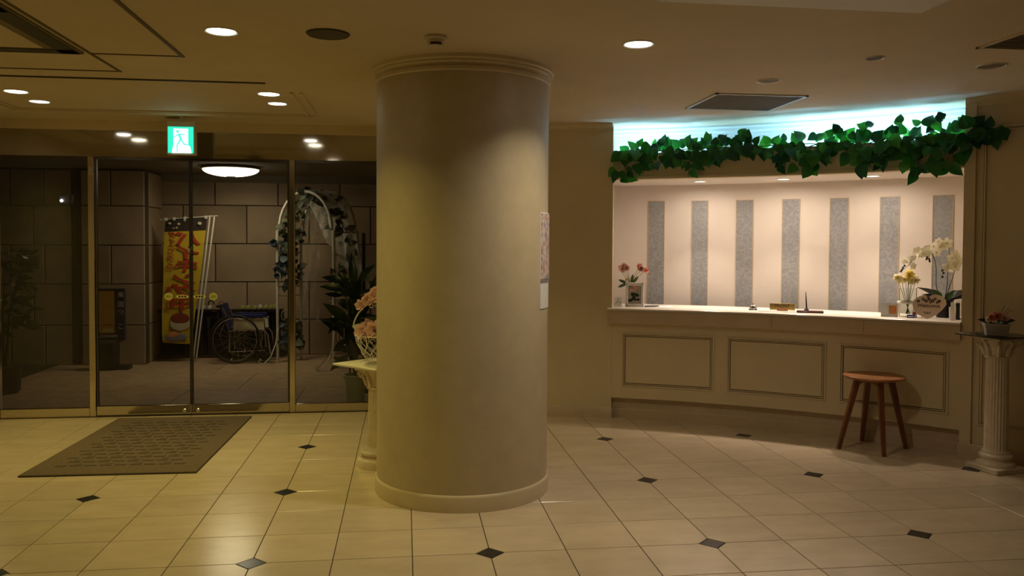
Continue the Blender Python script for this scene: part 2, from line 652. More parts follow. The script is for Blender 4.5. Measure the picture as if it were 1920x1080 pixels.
def rad(x, y):
    return math.hypot(x - CX, y - CY)


far = MB()
for j in range(-35, 10):
    for i in range(-9, 16):
        x, y = (i + 0.5 - 1.8971) * TILE, (j + 0.5 + 10.533) * TILE
        h = TILE / 2
        if x + h < -3.72 or x - h > 5.6 or y - h > 7.6 or y < -3.3:
            continue
        if x > -0.1 and min(rad(x - h, y - h), rad(x + h, y - h), rad(x - h, y + h)) > 5.62:
            continue
        cut = tuple((sx * .5, sy * .5) for sx in (-1, 1) for sy in (-1, 1)
                    if (i + (sx + 1) // 2) % 3 == 0 and (j + (sy + 1) // 2) % 3 == 0 and j + (sy + 1) // 2 < 9)
        ymax = min(h, 7.655 - y)
        me = tile_mesh(cut, ymax)
        if j >= -2 and -9 <= i <= 12:
            link('tile', me, bed, (x, y, 0))
        else:
            o = len(far.v)
            far.add([(v.co.x + x, v.co.y + y, v.co.z) for v in me.vertices], [tuple(p.vertices) for p in me.polygons])
fo = far.build('tile_field', 'marble_tile', bed, smooth=0)
fo['kind'] = 'stuff'
dm = MB().lathe([(0.072 * .94, -0.012), (0.072 * .94, -0.001), (0.072 * .92, -0.0002)], n=4).mesh('inset_tile', 'dark_inset', smooth=0)
for j in range(-33, 9, 3):
    for i in range(-9, 16, 3):
        x, y = (i - 1.8971) * TILE, (j + 10.533) * TILE
        if x < -3.6 or x > 5.4 or y > 7.55 or y < -3.2 or (rad(x, y) > 5.5 and x > 0):
            continue
        link('inset_tile', dm, bed, (x, y, 0))

# ---- ceiling and walls
struct(MB().box((-3.75, -3.35, ZC), (5.8, 8.6, ZC + 0.1)).build('ceiling', 'ceiling_paint', smooth=0), 'smooth cream painted lobby ceiling')
struct(MB().box((-3.66, -3.3, 0), (-3.56, 7.62, ZC)).build('wall_left', 'paint', smooth=0), 'plain cream wall on the left side of the lobby')
struct(MB().box((-3.66, -3.35, 0), (5.6, -3.25, ZC)).build('wall_back', 'paint', smooth=0), 'plain cream wall behind the viewer')
struct(MB().box((5.40, -3.3, 0), (5.5, 1.98, ZC)).build('wall_side', 'paint', smooth=0), 'plain cream wall on the far right of the lobby')
# curved wall between glass front and reception
w = arc_slab(MB(), 5.50, 5.60, 0, ZC, -1.0, 20.35, 30)
w.box((-0.19, 7.47, 0), (-0.09, 7.80, ZC))
struct(w.build('wall_reception', 'paint'), 'cream curved wall between the round column and the reception booth')
b = arc_sweep(MB(), [(5.52, 0), (5.482, 0), (5.482, .085), (5.490, .095), (5.52, .095)], 0, 13.6, 20)
arc_sweep(b, [(5.52, 0), (5.482, 0), (5.482, .085), (5.490, .095), (5.52, .095)], 13.66, 20.4, 12)
struct(b.build('baseboard_reception', 'counter_stone'), 'low stone baseboard under the curved cream wall')
crown = [(5.52, ZC), (5.44, ZC), (5.445, ZC - .014), (5.462, ZC - .018), (5.474, ZC - .034), (5.488, ZC - .040), (5.492, ZC - .058), (5.52, ZC - .062)]
struct(arc_sweep(MB(), crown, 0, 20.35, 30).build('trim_1', 'paint_cream'), 'crown moulding above the curved cream wall')
# curved wall right of the booth
w = arc_slab(MB(), 5.48, 5.60, 0, ZC, 49.25, 90, 40)
struct(w.build('wall_right', 'paint'), 'cream panelled wall right of the reception counter')
b = arc_sweep(MB(), [(5.5, 0), (5.455, 0), (5.455, .085), (5.463, .1), (5.5, .1)], 49.0, 90, 40)
struct(b.build('baseboard_right', 'counter_stone'), 'low stone baseboard under the right wall')
struct(arc_sweep(MB(), [(R - .02, z) for R, z in crown], 49.25, 90, 40).build('trim_2', 'paint_cream'), 'crown moulding above the right wall')
mb = MB()
arc_frame(mb, 5.481, 50.25, 60.5, 0.24, 2.40, .016, .014)
arc_frame(mb, 5.481, 50.47, 60.28, 0.262, 2.378, .010, .018)
struct(mb.build('trim_3', 'paint_cream'), 'raised rectangular panel moulding on the right wall')
# reception booth shell
WB = struct(arc_slab(MB(), 6.30, 6.38, 0, 2.2, 18.6, 50.5, 40).build('wall_booth', 'booth_white'), 'white back wall of the reception booth with grey damask wallpaper strips')
e = MB()
p0, p1 = arc(20.35, 5.52), arc(19.1, 6.34)
q0, q1 = arc(19.4, 5.52), arc(18.3, 6.34)
e.add([(p.x, p.y, z) for z in (0, ZC) for p in (p0, p1, q1, q0)], [(0, 1, 2, 3), (7, 6, 5, 4), (0, 1, 5, 4), (1, 2, 6, 5), (2, 3, 7, 6), (3, 0, 4, 7)])
struct(e.build('wall_booth_left', 'booth_white', smooth=0), 'left end wall of the reception booth')
e = arc_slab(MB(), 5.46, 6.36, 0, ZC, 49.12, 49.9, 3)
struct(e.build('wall_booth_right', 'paint_cream', smooth=0), 'cream jamb at the right end of the reception booth')
struct(arc_slab(MB(), 5.6, 6.3, -0.0, 0.01, 19, 49.2, 20).build('floor_booth', 'grout', smooth=0), 'floor inside the reception booth')
# bulkhead over the counter with the lighting cove
w = arc_sweep(MB(), [(5.535, 2.118), (5.60, 2.118), (5.60, 2.35), (5.535, 2.35), (5.535, 2.150), (5.528, 2.146), (5.528, 2.124)], 20.3, 49.15, 50)
struct(w.build('wall_bulkhead', 'paint'), 'cream curved bulkhead above the reception opening')
struct(arc_slab(MB(), 5.60, 6.30, 2.118, 2.15, 19.0, 49.3, 40).build('ceiling_booth', 'booth_white'), 'white soffit over the reception counter')
w = arc_slab(MB(), 5.95, 6.02, 2.15, ZC, 18.9, 49.3, 40)
struct(w.build('wall_cove', 'cove_white'), 'white back wall of the lit cove')
cc_ = [(5.96, ZC), (5.86, ZC), (5.862, ZC - .016), (5.89, ZC - .026), (5.90, ZC - .05), (5.925, ZC - .062), (5.932, ZC - .085), (5.96, ZC - .09)]
struct(arc_sweep(MB(), cc_, 19.4, 49.2, 40).build('trim_4', 'cove_white'), 'white crown moulding inside the lit cove')
# damask strips on the back wall
for k in range(7):
    a = 22.78 + 3.755 * k
    pp_ = arc_slab(MB(), 6.296, 6.301, 0.5, 1.962, a, a + 1.33, 6).build('wallpaper_strip', 'damask', WB)
    f = MB()
    arc_slab(f, 6.293, 6.30, 0.5, 1.967, a - .055, a, 2)
    arc_slab(f, 6.293, 6.30, 0.5, 1.967, a + 1.33, a + 1.385, 2)
    arc_slab(f, 6.293, 6.30, 1.962, 1.968, a - .055, a + 1.385, 4)
    f.build('edging', 'counter_stone', pp_)

# ---- glass front
tr = MB().box((-3.66, YG - .03, 2.525), (-0.09, YG + .06, ZC))
struct(tr.build('wall_header', 'paint', smooth=0), 'narrow header strip above the mirror-polished transom')
struct(MB().box((-3.66, YG - .012, 2.292), (-0.09, YG + .05, 2.525)).build('wall_transom', 'bronze_mirror', smooth=0), 'mirror-polished bronze transom above the glass doors')


def glazed(name, x0, x1, label, door=False, lstile=0.0, rstile=0.0, mat='steel'):
    o = struct(link(name, None, None, ((x0 + x1) / 2, YG, 0)), label)
    hw = (x1 - x0) / 2
    z0 = 0.012 if door else 0.0
    MB().box((-hw + lstile, -.004, z0 + .075), (hw - rstile, .004, 2.28)).build('glass_pane', 'glass_door', o, smooth=0)
    MB().bbox((-hw, -.022, z0), (hw, .022, z0 + .082), .004).build('bottom_rail', 'steel', o)
    MB().bbox((-hw, -.015, 2.268), (hw, .015, 2.295), .003).build('top_rail', 'steel_dark', o)
    if lstile:
        MB().bbox((-hw, -.016, z0 + .082), (-hw + lstile, .016, 2.268), .003).build('stile', 'steel_dark', o)
    if rstile:
        MB().bbox((hw - rstile, -.016, z0 + .082), (hw, .016, 2.268), .003).build('stile', 'steel_dark', o)
    return o, hw


glazed('window_1', -3.49, -2.75, 'fixed glass pane left of the entrance doors')
glazed('window_2', -0.985, -0.19, 'fixed glass pane right of the entrance doors')
d1, h1 = glazed('door_1', -2.695, -1.893, 'left glass leaf of the entrance double door', True, .016, .011)
d2, h2 = glazed('door_2', -1.887, -1.035, 'right glass leaf of the entrance double door', True, .011, .016)
for o, hw, s in ((d1, h1, 1), (d2, h2, -1)):
    lk = MB()
    lk.lathe([(.016, 0), (.016, .006), (.011, .010), (.011, .024), (.008, .026)], n=14)
    lk.xform(Matrix.Translation((s * (hw - .055), -.022, .045)) @ Matrix.Rotation(R_(90), 4, 'X'))
    lk.build('lock', 'chrome', o)
    hd = MB().tube([(s * (hw - .006), -.016, 1.50), (s * (hw - .012), -.05, 1.505), (s * (hw + .004), -.055, 1.45), (s * (hw - .004), -.016, 1.44)], .006)
    hd.build('handle', 'chrome', o)
# mullions beside the doors
for k, (x0, x1, lab) in enumerate(((-3.56, -3.49, 'steel corner post at the left end of the glass front'), (-2.75, -2.697, 'steel mullion left of the glass doors'),
                                   (-1.033, -0.985, 'steel mullion right of the glass doors'))):
    struct(MB().bbox((x0, YG - .03, 0), (x1, YG + .03, 2.292), .004).build('trim_%d' % (5 + k), 'steel'), lab)
struct(MB().box((-3.5, YG - .035, -.001), (-0.19, YG + .035, .008)).build('trim_8', 'steel_dark', smooth=0), 'dark floor track under the glass doors')
br = MB().bbox((-2.742, YG - .045, 2.135), (-2.70, YG - .028, 2.205), .004)
struct(br.build('trim_9', 'chrome'), 'chrome bracket at the top of the left mullion')

# door stickers (flat print on the glass)
for (x, dr, lab) in ((316, d1, 'x'), (400, d2, 'x')):
    p = at(x, 556, Y=YG - .006)
    l = MB().lathe([(.034, 0), (.034, .001)], n=24)
    l.lathe([(.027, .001), (.027, .0016)], n=24, mi=1)
    for sx in (-1, 1):
        l.tube([(sx * .011 - .006, -.006, .0022), (sx * .011, .009, .0022), (sx * .011 + .006, -.006, .0022)], .0018, 6, mi=2)
    l.xform(Matrix.Translation((p.x - dr.location.x, -.006, p.z)) @ Matrix.Rotation(R_(90), 4, 'X'))
    l.build('face_sticker', ['sticker_yellow', 'knob_green', 'ink'], dr)
for (x, dr) in ((342, d1), (374, d2)):
    p = at(x, 556, Y=YG - .006)
    l = MB()
    l.prism([(.055 * math.cos(a) + (.02 if math.cos(a) > 0 else -.02) * 0, .016 * math.sin(a)) for a in [k * math.pi / 10 for k in range(20)]], 'z', 0, .001)
    for q in (-.024, 0, .024):
        l.lathe([(.010, .001), (.010, .0018)], (q, 0, 0), n=10, mi=1)
    l.xform(Matrix.Translation((p.x - dr.location.x, -.006, p.z)) @ Matrix.Rotation(R_(90), 4, 'X'))
    l.build('strip_sticker', ['sticker_yellow', 'ink'], dr)

# ---- ceiling lines: tray mouldings, slot and panel joints
def ceil_line(mb, x0, y0, x1, y1, w=.018, d=.008, mi=0):
    dx, dy = x1 - x0, y1 - y0
    L = math.hypot(dx, dy)
    an = math.atan2(dy, dx)
    cx_, cy_ = (x0 + x1) / 2, (y0 + y1) / 2
    mb.box((cx_ - L / 2 - w / 2, cy_ - w / 2, ZC - d), (cx_ + L / 2 + w / 2, cy_ + w / 2, ZC + .002), mi, rz=an, pivot=(cx_, cy_))


t_ = MB()
for off in (0, .07):
    ceil_line(t_, -.73 - off, 6.05, -.73 - off, 7.12 - off, .022, .012)
    ceil_line(t_, -3.12 + off, 7.12 - off, -.73 - off, 7.12 - off, .022, .012)
    ceil_line(t_, -3.12 + off, 6.05, -3.12 + off, 7.12 - off, .022, .012)
struct(t_.build('trim_10', 'ceiling_paint', smooth=0), 'double moulding framing the ceiling in front of the glass doors')
s_ = MB()
ceil_line(s_, -3.3, 5.72, -.94, 5.72, .030, .006)
struct(s_.build('trim_11', 'grille_dark', smooth=0), 'long dark ceiling slot in front of the glass doors')
t_ = MB()
ceil_line(t_, -1.765, 3.2, -1.765, 5.47, .016, .006)
ceil_line(t_, -3.3, 5.47, -1.765, 5.47, .012, .005)
ceil_line(t_, -1.265, 3.2, -1.265, 4.98, .020, .007)
ceil_line(t_, -1.765, 4.98, -1.265, 4.98, .010, .005)
struct(t_.build('trim_12', 'trim_line', smooth=0), 'dark joint lines of the ceiling access panels at the upper left')
t_ = MB()
t_.box((1.1, 2.6, ZC - .012), (2.33, 3.52, ZC + .002))
struct(t_.build('trim_13', 'cove_white', smooth=0), 'flush white ceiling access panel at the top edge')

# ---- porch outside the doors
YW, YP = 11.72, 10.95
def stone_wall(name, x0, x1, Y, ztop, rows, widths, label, first=0.0, dirx=1):
    o = struct(MB().box((x0, Y + .014, 0), (x1, Y + .16, ztop)).build(name, 'mortar', smooth=0), label)
    g = .007
    for k in range(len(rows) - 1):
        z0, z1 = rows[k], rows[k + 1]
        xs = [x0] + [q for q in widths[k % len(widths)] if x0 + .05 < q < x1 - .05] + [x1]
        for q in range(len(xs) - 1):
            MB().bbox((xs[q] + g, Y, z0 + g), (xs[q + 1] - g, Y + .03, z1 - g), .006).build('stone', 'stone', o, smooth=0)
    return o


rows = [0.0, .49, 1.01, 1.535, 2.06, 2.50]
A_ = [at(x, 500, Y=YW).x for x in (463, 580, 700)]
wd = A_[1] - A_[0]
wA = [A_[0] + wd * k for k in range(-4, 9)]
wB = [A_[0] - wd / 2 + wd * k for k in range(-4, 9)]
stone_wall('wall_porch', -3.30, 3.6, YW, 2.52, rows, [wA, wA if False else [w_ for w_ in wA], wB, wA, wB], 'brown stone block wall at the back of the porch')
rowsP = [0.0, .50, 1.02, 1.51, 2.005, 2.45]
pA = [at(x, 500, Y=YP).x for x in (208,)]
stone_wall('wall_pier', -4.02, -3.255, YP, 2.47, rowsP, [[-3.75], [-3.90], pA, [-9], pA], 'brown stone pier behind the navy sign stand')
# return face of the pier
rf = struct(MB().box((-3.42, YP + .012, 0), (-3.27, YW, 2.47)).build('wall_pier_return', 'mortar', smooth=0), 'narrow side face of the stone pier')
for k in range(5):
    MB().bbox((-3.30, YP + .012, rowsP[k] + .006), (-3.256, YW - .01, rowsP[k + 1] - .006), .005).build('stone', 'stone', rf, smooth=0)
wl = [[-5.6, -4.87, -4.47], [-5.2, -4.60], [-5.6, -4.87, -4.47], [-5.2, -4.60], [-5.6, -4.87, -4.47]]
stone_wall('wall_porch_left', -6.6, -4.15, YP + .05, 2.47, rowsP, wl, 'dark stone wall at the far left of the porch')
struct(MB().box((-4.2, YP + .3, 0), (-3.95, YP + .4, 2.47)).build('wall_gap', 'mortar', smooth=0), 'dark joint between the porch walls')
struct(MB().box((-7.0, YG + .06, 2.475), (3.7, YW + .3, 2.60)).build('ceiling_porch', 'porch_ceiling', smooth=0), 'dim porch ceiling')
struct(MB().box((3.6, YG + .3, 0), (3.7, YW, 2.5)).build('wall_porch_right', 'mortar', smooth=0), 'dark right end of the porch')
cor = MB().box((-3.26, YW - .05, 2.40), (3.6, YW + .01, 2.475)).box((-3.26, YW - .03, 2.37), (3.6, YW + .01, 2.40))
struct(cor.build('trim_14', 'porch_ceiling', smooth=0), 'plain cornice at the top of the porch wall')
pf = struct(MB().box((-7.0, YG + .035, -.06), (3.7, YW + .2, -.004)).build('floor_porch', 'mortar', smooth=0), 'brown stone porch floor outside the doors')
ys = [YG + .04, 8.99, 10.1, YW]
for k in range(3):
    n_ = 9
    for q in range(n_):
        x0 = -7.0 + q * 1.19 + (0.5 if k % 2 else 0)
        MB().bbox((x0 + .002, ys[k] + .003, -.02), (x0 + 1.186, ys[k + 1] - .003, 0), .003).build('slab', 'porch_floor', pf, smooth=0)
pa, pb = at(22, 716, Z=0), at(135, 676, Z=0)
struct(MB().prism([(pa.x, pa.y), (pb.x, pb.y), (pb.x - .2, YP + .04), (-6.5, YP + .04), (-6.5, pa.y - .6)], 'z', .001, .012).build('floor_asphalt', 'asphalt', smooth=0), 'dark rubber walkway at the far left of the porch')
# ================================================================== LARGE OBJECTS
# ---- round column
PCX, PCY = 0.365, 5.22
col = thing('round_column', 'thick round cream column standing in the middle of the lobby', 'column', (PCX, PCY, 0))
MB().lathe([(.5385, .09), (.5385, .5), (.5385, 1.0), (.5385, 1.6), (.5385, 2.2), (.5385, 2.56)], n=128, cap=False).build('shaft', 'wallpaper', col)
MB().lathe([(.50, 0), (.549, 0), (.549, .082), (.546, .094), (.541, .099), (.53, .099)], n=128, cap=False).build('base_skirting', 'paint_cream', col)
MB().lathe([(.53, 2.522), (.541, 2.522), (.549, 2.529), (.549, 2.547), (.541, 2.552), (.545, 2.566), (.558, 2.574), (.559, 2.586), (.570, 2.592), (.573, ZC), (.53, ZC)], n=128, cap=False).build('crown_moulding', 'paint_cream', col)

# calendar on the column
cal = thing('wall_calendar', 'narrow colourful paper calendar hanging on the right side of the round column', 'calendar', (PCX, PCY, 0))
def colsheet(mb, r, a0, a1, z0, z1, mi=0, n=10):
    vs_, fs = [], []
    for i in range(n + 1):
        a = R_(a0 + (a1 - a0) * i / n)
        for rr, z in ((r, z0), (r, z1), (r + .004, z1), (r + .004, z0)):
            vs_.append((rr * math.cos(a), rr * math.sin(a), z))
    for i in range(n):
        for k in range(4):
            k2 = (k + 1) % 4
            fs.append((i * 4 + k, i * 4 + k2, i * 4 + 4 + k2, i * 4 + 4 + k))
    fs += [(0, 1, 2, 3), (n * 4 + 3, n * 4 + 2, n * 4 + 1, n * 4)]
    mb.add(vs_, fs, mi)
s_ = MB(); colsheet(s_, .5385, -34, 4, 1.150, 1.735); s_.build('sheet', 'print_white', cal)
pic = MB(); colsheet(pic, .5426, -33.4, 3.5, 1.33, 1.728); pic.build('printed_picture', 'calendar_print', cal)
b_ = MB(); colsheet(b_, .5428, -34, 4, 1.312, 1.326); b_.build('binding_strip', 'print_grey', cal)

# ---- reception counter
cnt = thing('reception_counter', 'curved cream reception counter with three framed front panels', 'counter', arc(34.7, 5.5, 0))
inv = Matrix.Translation(-cnt.location)
def cpart(mb, name, mat, par=None):
    return mb.xform(inv).build(name, mat, par or cnt)
k_ = arc_slab(MB(), 5.552, 5.60, 0, .19, 20.37, 49.1, 40)
arc_sweep(k_, [(5.556, 0), (5.540, 0), (5.540, .075), (5.547, .083), (5.556, .083)], 20.37, 49.1, 40)
cpart(k_, 'kick_board', 'counter_stone')
fpan = cpart(arc_slab(MB(), 5.492, 5.60, .185, .955, 20.37, 49.11, 50), 'front_panel', 'paint')
for (a0, a1) in ((21.28, 29.6), (30.7, 39.02), (40.05, 48.22)):
    mb = MB()
    arc_frame(mb, 5.4925, a0, a1, .288, .764, .014, .010)
    arc_frame(mb, 5.4925, a0 + .2, a1 - .2, .307, .745, .008, .012)
    cpart(mb, 'panel_moulding', 'paint_cream', fpan)
    mb = MB()
    arc_frame(mb, 5.4925, a0 + .29, a1 - .29, .3155, .7365, .0065, .0018)
    arc_frame(mb, 5.4925, a0 + .135, a1 - .135, .3005, .7515, .0055, .0016)
    cpart(mb, 'panel_groove', 'trim_line', fpan)
for (a0, a1) in ((20.02, 34.62), (34.645, 42.05), (42.075, 49.12)):
    cpart(arc_sweep(MB(), [(5.497, .852), (5.436, .852), (5.432, .858), (5.432, .962), (5.497, .962)], a0, a1, 20), 'edge_band', 'counter_stone')
cpart(arc_slab(MB(), 5.60, 5.64, 0.2, .95, 20.4, 49.1, 30), 'inner_panel', 'paint')
tm_ = arc_sweep(MB(), [(6.04, .962), (5.438, .962), (5.430, .966), (5.430, .980), (5.436, .985), (6.04, .985)], 20.37, 49.11, 50)
arc_sweep(tm_, [(5.497, .962), (5.438, .962), (5.430, .966), (5.430, .980), (5.436, .985), (5.497, .985)], 19.98, 20.38, 2)
tag(tm_.build('countertop', 'counter_white'), 'white polished countertop of the curved reception counter', 'countertop')
ZT = 0.985

# ---- lamps
def downlight(label, x, y, z, r, mat, power, colr, group, spread=124, lit=True):
    o = thing('ceiling_downlight', label, 'downlight', (x, y, z), 0, group)
    MB().lathe([(r * .98, 0), (r * 1.0, -.004), (r * 1.12, -.007), (r * 1.2, -.003), (r * 1.2, .002)], n=28, cap=False).build('trim_ring', 'white_gloss' if lit else 'panel_alu', o)
    MB().lathe([(r * .99, -.0015), (r * .99, .0005)], n=28).build('diffuser' if lit else 'dark_lens', mat, o)
    if lit:
        area_lamp('downlight_lamp', (0, 0, -.009), power, colr, r * 1.9, spread, o)
    return o


G1 = 'lit round ceiling downlights'
downlight('large bright round downlight left of the dark ceiling speaker', -.921, 4.365, ZC, .072, 'lamp_warm', P_LEFT, WARM, G1)
downlight('bright white round downlight on the ceiling right of the column', 1.236, 4.311, ZC, .072, 'lamp_white', P_RIGHT, WARM_R, G1)
downlight('lit downlight nearest the left photo edge, before the glass doors', -2.737, 6.30, ZC, .072, 'lamp_warm', P_LEFT * .8, WARM, G1)
downlight('lit downlight at the left, nearer the glass doors', -2.753, 6.72, ZC, .066, 'lamp_white', P_LEFT * .45, WARM, G1)
downlight('upper of the two lit downlights above the right glass door', -.966, 6.128, ZC, .072, 'lamp_warm', P_LEFT * .8, WARM, G1)
downlight('lower of the two lit downlights above the right glass door', -.967, 6.533, ZC, .066, 'lamp_white', P_LEFT * .45, WARM, G1)
GS = 'small lit downlights in the booth soffit'
for k, a in enumerate((27.7, 34.7, 41.7)):
    p = arc(a, 5.865, 2.118)
    dl_ = downlight(['small lit downlight in the booth soffit, leftmost of three', 'small lit downlight in the booth soffit, middle of three', 'small lit downlight in the booth soffit, rightmost of three'][k],
              p.x, p.y, p.z, .05, 'lamp_booth', P_BOOTH, BOOTH, GS, 172)
    area_lamp('downlight_beam', (0, 0, -.012), P_BOOTH * .75, BOOTH, .06, 75, dl_)
GU = 'unlit round ceiling fittings on the right'
downlight('small unlit recessed spot on the ceiling, upper right', 2.653, 4.426, ZC, .046, 'grille_dark', 0, WARM, GU, lit=False)
downlight('unlit round ceiling fitting above the square return grille', 2.344, 5.135, ZC, .066, 'grille_mid', 0, WARM, GU, lit=False)
downlight('unlit round ceiling fitting near the right photo edge', 3.45, 4.517, ZC, .072, 'grille_mid', 0, WARM, GU, lit=False)
downlight('round unlit ceiling fitting just above the green exit sign', -1.955, 7.40, ZC, .066, 'grille_mid', 0, WARM, GU, lit=False)

# cove tubes behind the bulkhead
for k, (a0, a1) in enumerate(((20.9, 26.6), (35.0, 41.0), (41.3, 46.6))):
    t = thing('cove_tube_light', ['cold white fluorescent tube behind the left part of the ivy', 'cold white fluorescent tube behind the middle of the ivy', 'cold white fluorescent tube behind the right part of the ivy'][k],
              'tube light', (0, 0, 0), 0, 'fluorescent tubes in the cove')
    p, q = arc(a0, 5.80, 2.215), arc(a1, 5.80, 2.215)
    mid = (p + q) / 2
    t.location = mid
    an = math.atan2(q.y - p.y, q.x - p.x)
    t.rotation_euler = (0, 0, an)
    L = (q - p).length
    MB().tube([(-L / 2, 0, 0), (L / 2, 0, 0)], .014, 12).build('tube', 'tube_glow' if 'tube_glow' in MATS else emat('tube_glow', CYAN, P_TUBE).name, t)
    bt = MB().box((-L / 2 - .02, -.03, -.065), (L / 2 + .02, .03, -.03))
    for s in (-1, 1):
        bt.box((s * (L / 2 + .005) - .012, -.018, -.035), (s * (L / 2 + .005) + .012, .018, .018))
    bt.build('batten', 'white_gloss', t)

# ---- other ceiling fittings
sp = thing('ceiling_speaker', 'dark round ceiling speaker left of the column', 'speaker', (-.389, 4.339, ZC))
MB().lathe([(.104, -.008), (.106, -.003), (.112, 0), (.112, .002)], n=36, cap=False).build('rim', 'speaker_mesh', sp)
MB().lathe([(.105, -.008), (.105, 0)], n=36).build('mesh_cover', 'speaker_mesh', sp)
sm = thing('smoke_detector', 'small white smoke detector on the ceiling in front of the column', 'smoke detector', (.158, 4.315, ZC))
MB().lathe([(.058, 0), (.058, -.012), (.05, -.016), (.046, -.018)], n=28).build('base', 'plastic_beige', sm)
MB().lathe([(.044, -.018), (.043, -.036), (.036, -.05), (.022, -.055)], n=28).build('head', 'plastic_beige', sm)
g_ = MB()
for k in range(-5, 6):
    a = -math.pi / 2 + k * .13
    g_.box((.040 * math.cos(a) - .0035, .040 * math.sin(a) - .0035, -.047), (.040 * math.cos(a) + .0035, .040 * math.sin(a) + .0035, -.036), rz=a)
g_.build('sensor_window', 'rubber', sm)


def grille(name, label, cat, x0, x1, y0, y1, slats, mats, rim='panel_alu', rz=0):
    cx_, cy_ = (x0 + x1) / 2, (y0 + y1) / 2
    o = thing(name, label, cat, (cx_, cy_, ZC), rz)
    hx, hy = (x1 - x0) / 2, (y1 - y0) / 2
    f = MB()
    for lo, hi in (((-hx, -hy), (hx, -hy + .022)), ((-hx, hy - .022), (hx, hy)), ((-hx, -hy), (-hx + .022, hy)), ((hx - .022, -hy), (hx, hy))):
        f.box((lo[0], lo[1], -.009), (hi[0], hi[1], .001))
    f.build('frame', rim, o, smooth=0)
    MB().box((-hx + .02, -hy + .02, -.002), (hx - .02, hy - .02, .001)).build('backing', 'grille_dark', o, smooth=0)
    sl = MB().box((-hx + .022, -.008, -.006), (hx - .022, .004, -.003)).mesh('slat', mats, smooth=0)
    for k in range(slats):
        link('slat', sl, o, (0, -hy + .03 + (2 * hy - .06) * (k + .5) / slats, 0))
    return o


grille('ceiling_return_grille', 'square dark ceiling return grille in front of the reception booth', 'air grille', 2.17, 2.86, 5.60, 6.25, 26, 'grille_mid', 'panel_alu')
grille('ceiling_air_vent', 'dark ceiling air vent cut by the right photo edge', 'air vent', 3.05, 3.75, 3.45, 4.12, 18, 'grille_mid', 'paint_cream')
ac = thing('ceiling_air_conditioner', 'square ceiling air conditioner with dark outlets, top left corner', 'air conditioner', (-2.28, 4.48, ZC))
MB().box((-.485, -.485, -.012), (.485, .485, .001)).build('panel', 'grille_mid', ac, smooth=0)
for k in range(4):
    MB().box((-.47, .375, -.015), (.47, .475, -.010)).xform(Matrix.Rotation(k * math.pi / 2, 4, 'Z')).build('air_outlet', 'grille_dark', ac, smooth=0)
MB().box((-.33, -.33, -.018), (.33, .33, -.011)).build('intake_grille', 'ceiling_paint', ac, smooth=0)

# ---- exit sign
ex = thing('exit_sign', 'glowing green emergency exit sign with a running figure above the glass doors', 'exit sign', (-1.872, 7.30, 0))
MB().bbox((-.115, .0, 2.285), (.115, .07, 2.565), .004).build('housing', 'plastic_beige', ex)
MB().box((-.015, .02, 2.565), (.015, .05, ZC)).build('hanger', 'plastic_beige', ex, smooth=0)
MB().box((-.106, -.003, 2.300), (.100, .001, 2.520)).build('green_panel', 'exit_green', ex, smooth=0)
pg = MB().box((-.060, -.006, 2.300), (.058, -.002, 2.504))
pg.prism([(-.075, 2.300), (-.05, 2.300), (-.03, 2.36), (-.055, 2.40)], 'y', -.006, -.003)
pg.prism([(.058, 2.300), (.085, 2.300), (.075, 2.35), (.058, 2.37)], 'y', -.006, -.003)
pg.build('doorway_symbol', 'exit_white', ex, smooth=0)
fg = MB()
fg.ball((-.026, -.008, 2.480), .013, 10, 6, sc=(1, .3, 1))
def limb(a, b, w0, w1):
    fg.tube([(a[0], -.008, a[1]), (b[0], -.008, b[1])], [w0, w1], 6)
limb((-.015, 2.46), (.0, 2.415), .013, .011)
limb((-.012, 2.458), (.034, 2.455), .005, .004)
limb((-.016, 2.456), (-.062, 2.428), .005, .004)
limb((.0, 2.415), (-.030, 2.365), .008, .006)
limb((-.030, 2.365), (-.030, 2.310), .006, .005)
limb((.0, 2.415), (.026, 2.372), .008, .006)
limb((.026, 2.372), (.066, 2.368), .006, .005)
emat('exit_figure', (0.10, 0.85, 0.60), 1.2)
fg.build('running_figure', 'exit_figure', ex)

# ---- entrance mat
mt_ = thing('entrance_mat', 'brown rectangular entrance mat lying in front of the glass doors', 'mat', (-1.925, 6.62, 0), R_(-1.2))
MB().bbox((-.565, -.905, 0.0003), (.565, .905, .009), .006).build('rubber_edge', 'rubber', mt_)
MB().bbox((-.562, -.902, .007), (.562, .902, .013), .004).build('pile', 'mat_pile', mt_)
ds = MB()
random.seed(11)
for r in range(14):
    for c in range(9):
        x = -.425 + c * .098 + (.049 if r % 2 else 0)
        y = -.70 + r * .105
        if x + .07 > .46:
            continue
        ds.box((x, y, .0128), (x + .074, y + .022, .0150))
        if (c + r) % 2:
            ds.box((x + .02, y + .045, .0128), (x + .074, y + .057, .0142))
ds.build('tread_pattern', 'mat_dash', mt_, smooth=0)['kind'] = 'stuff'

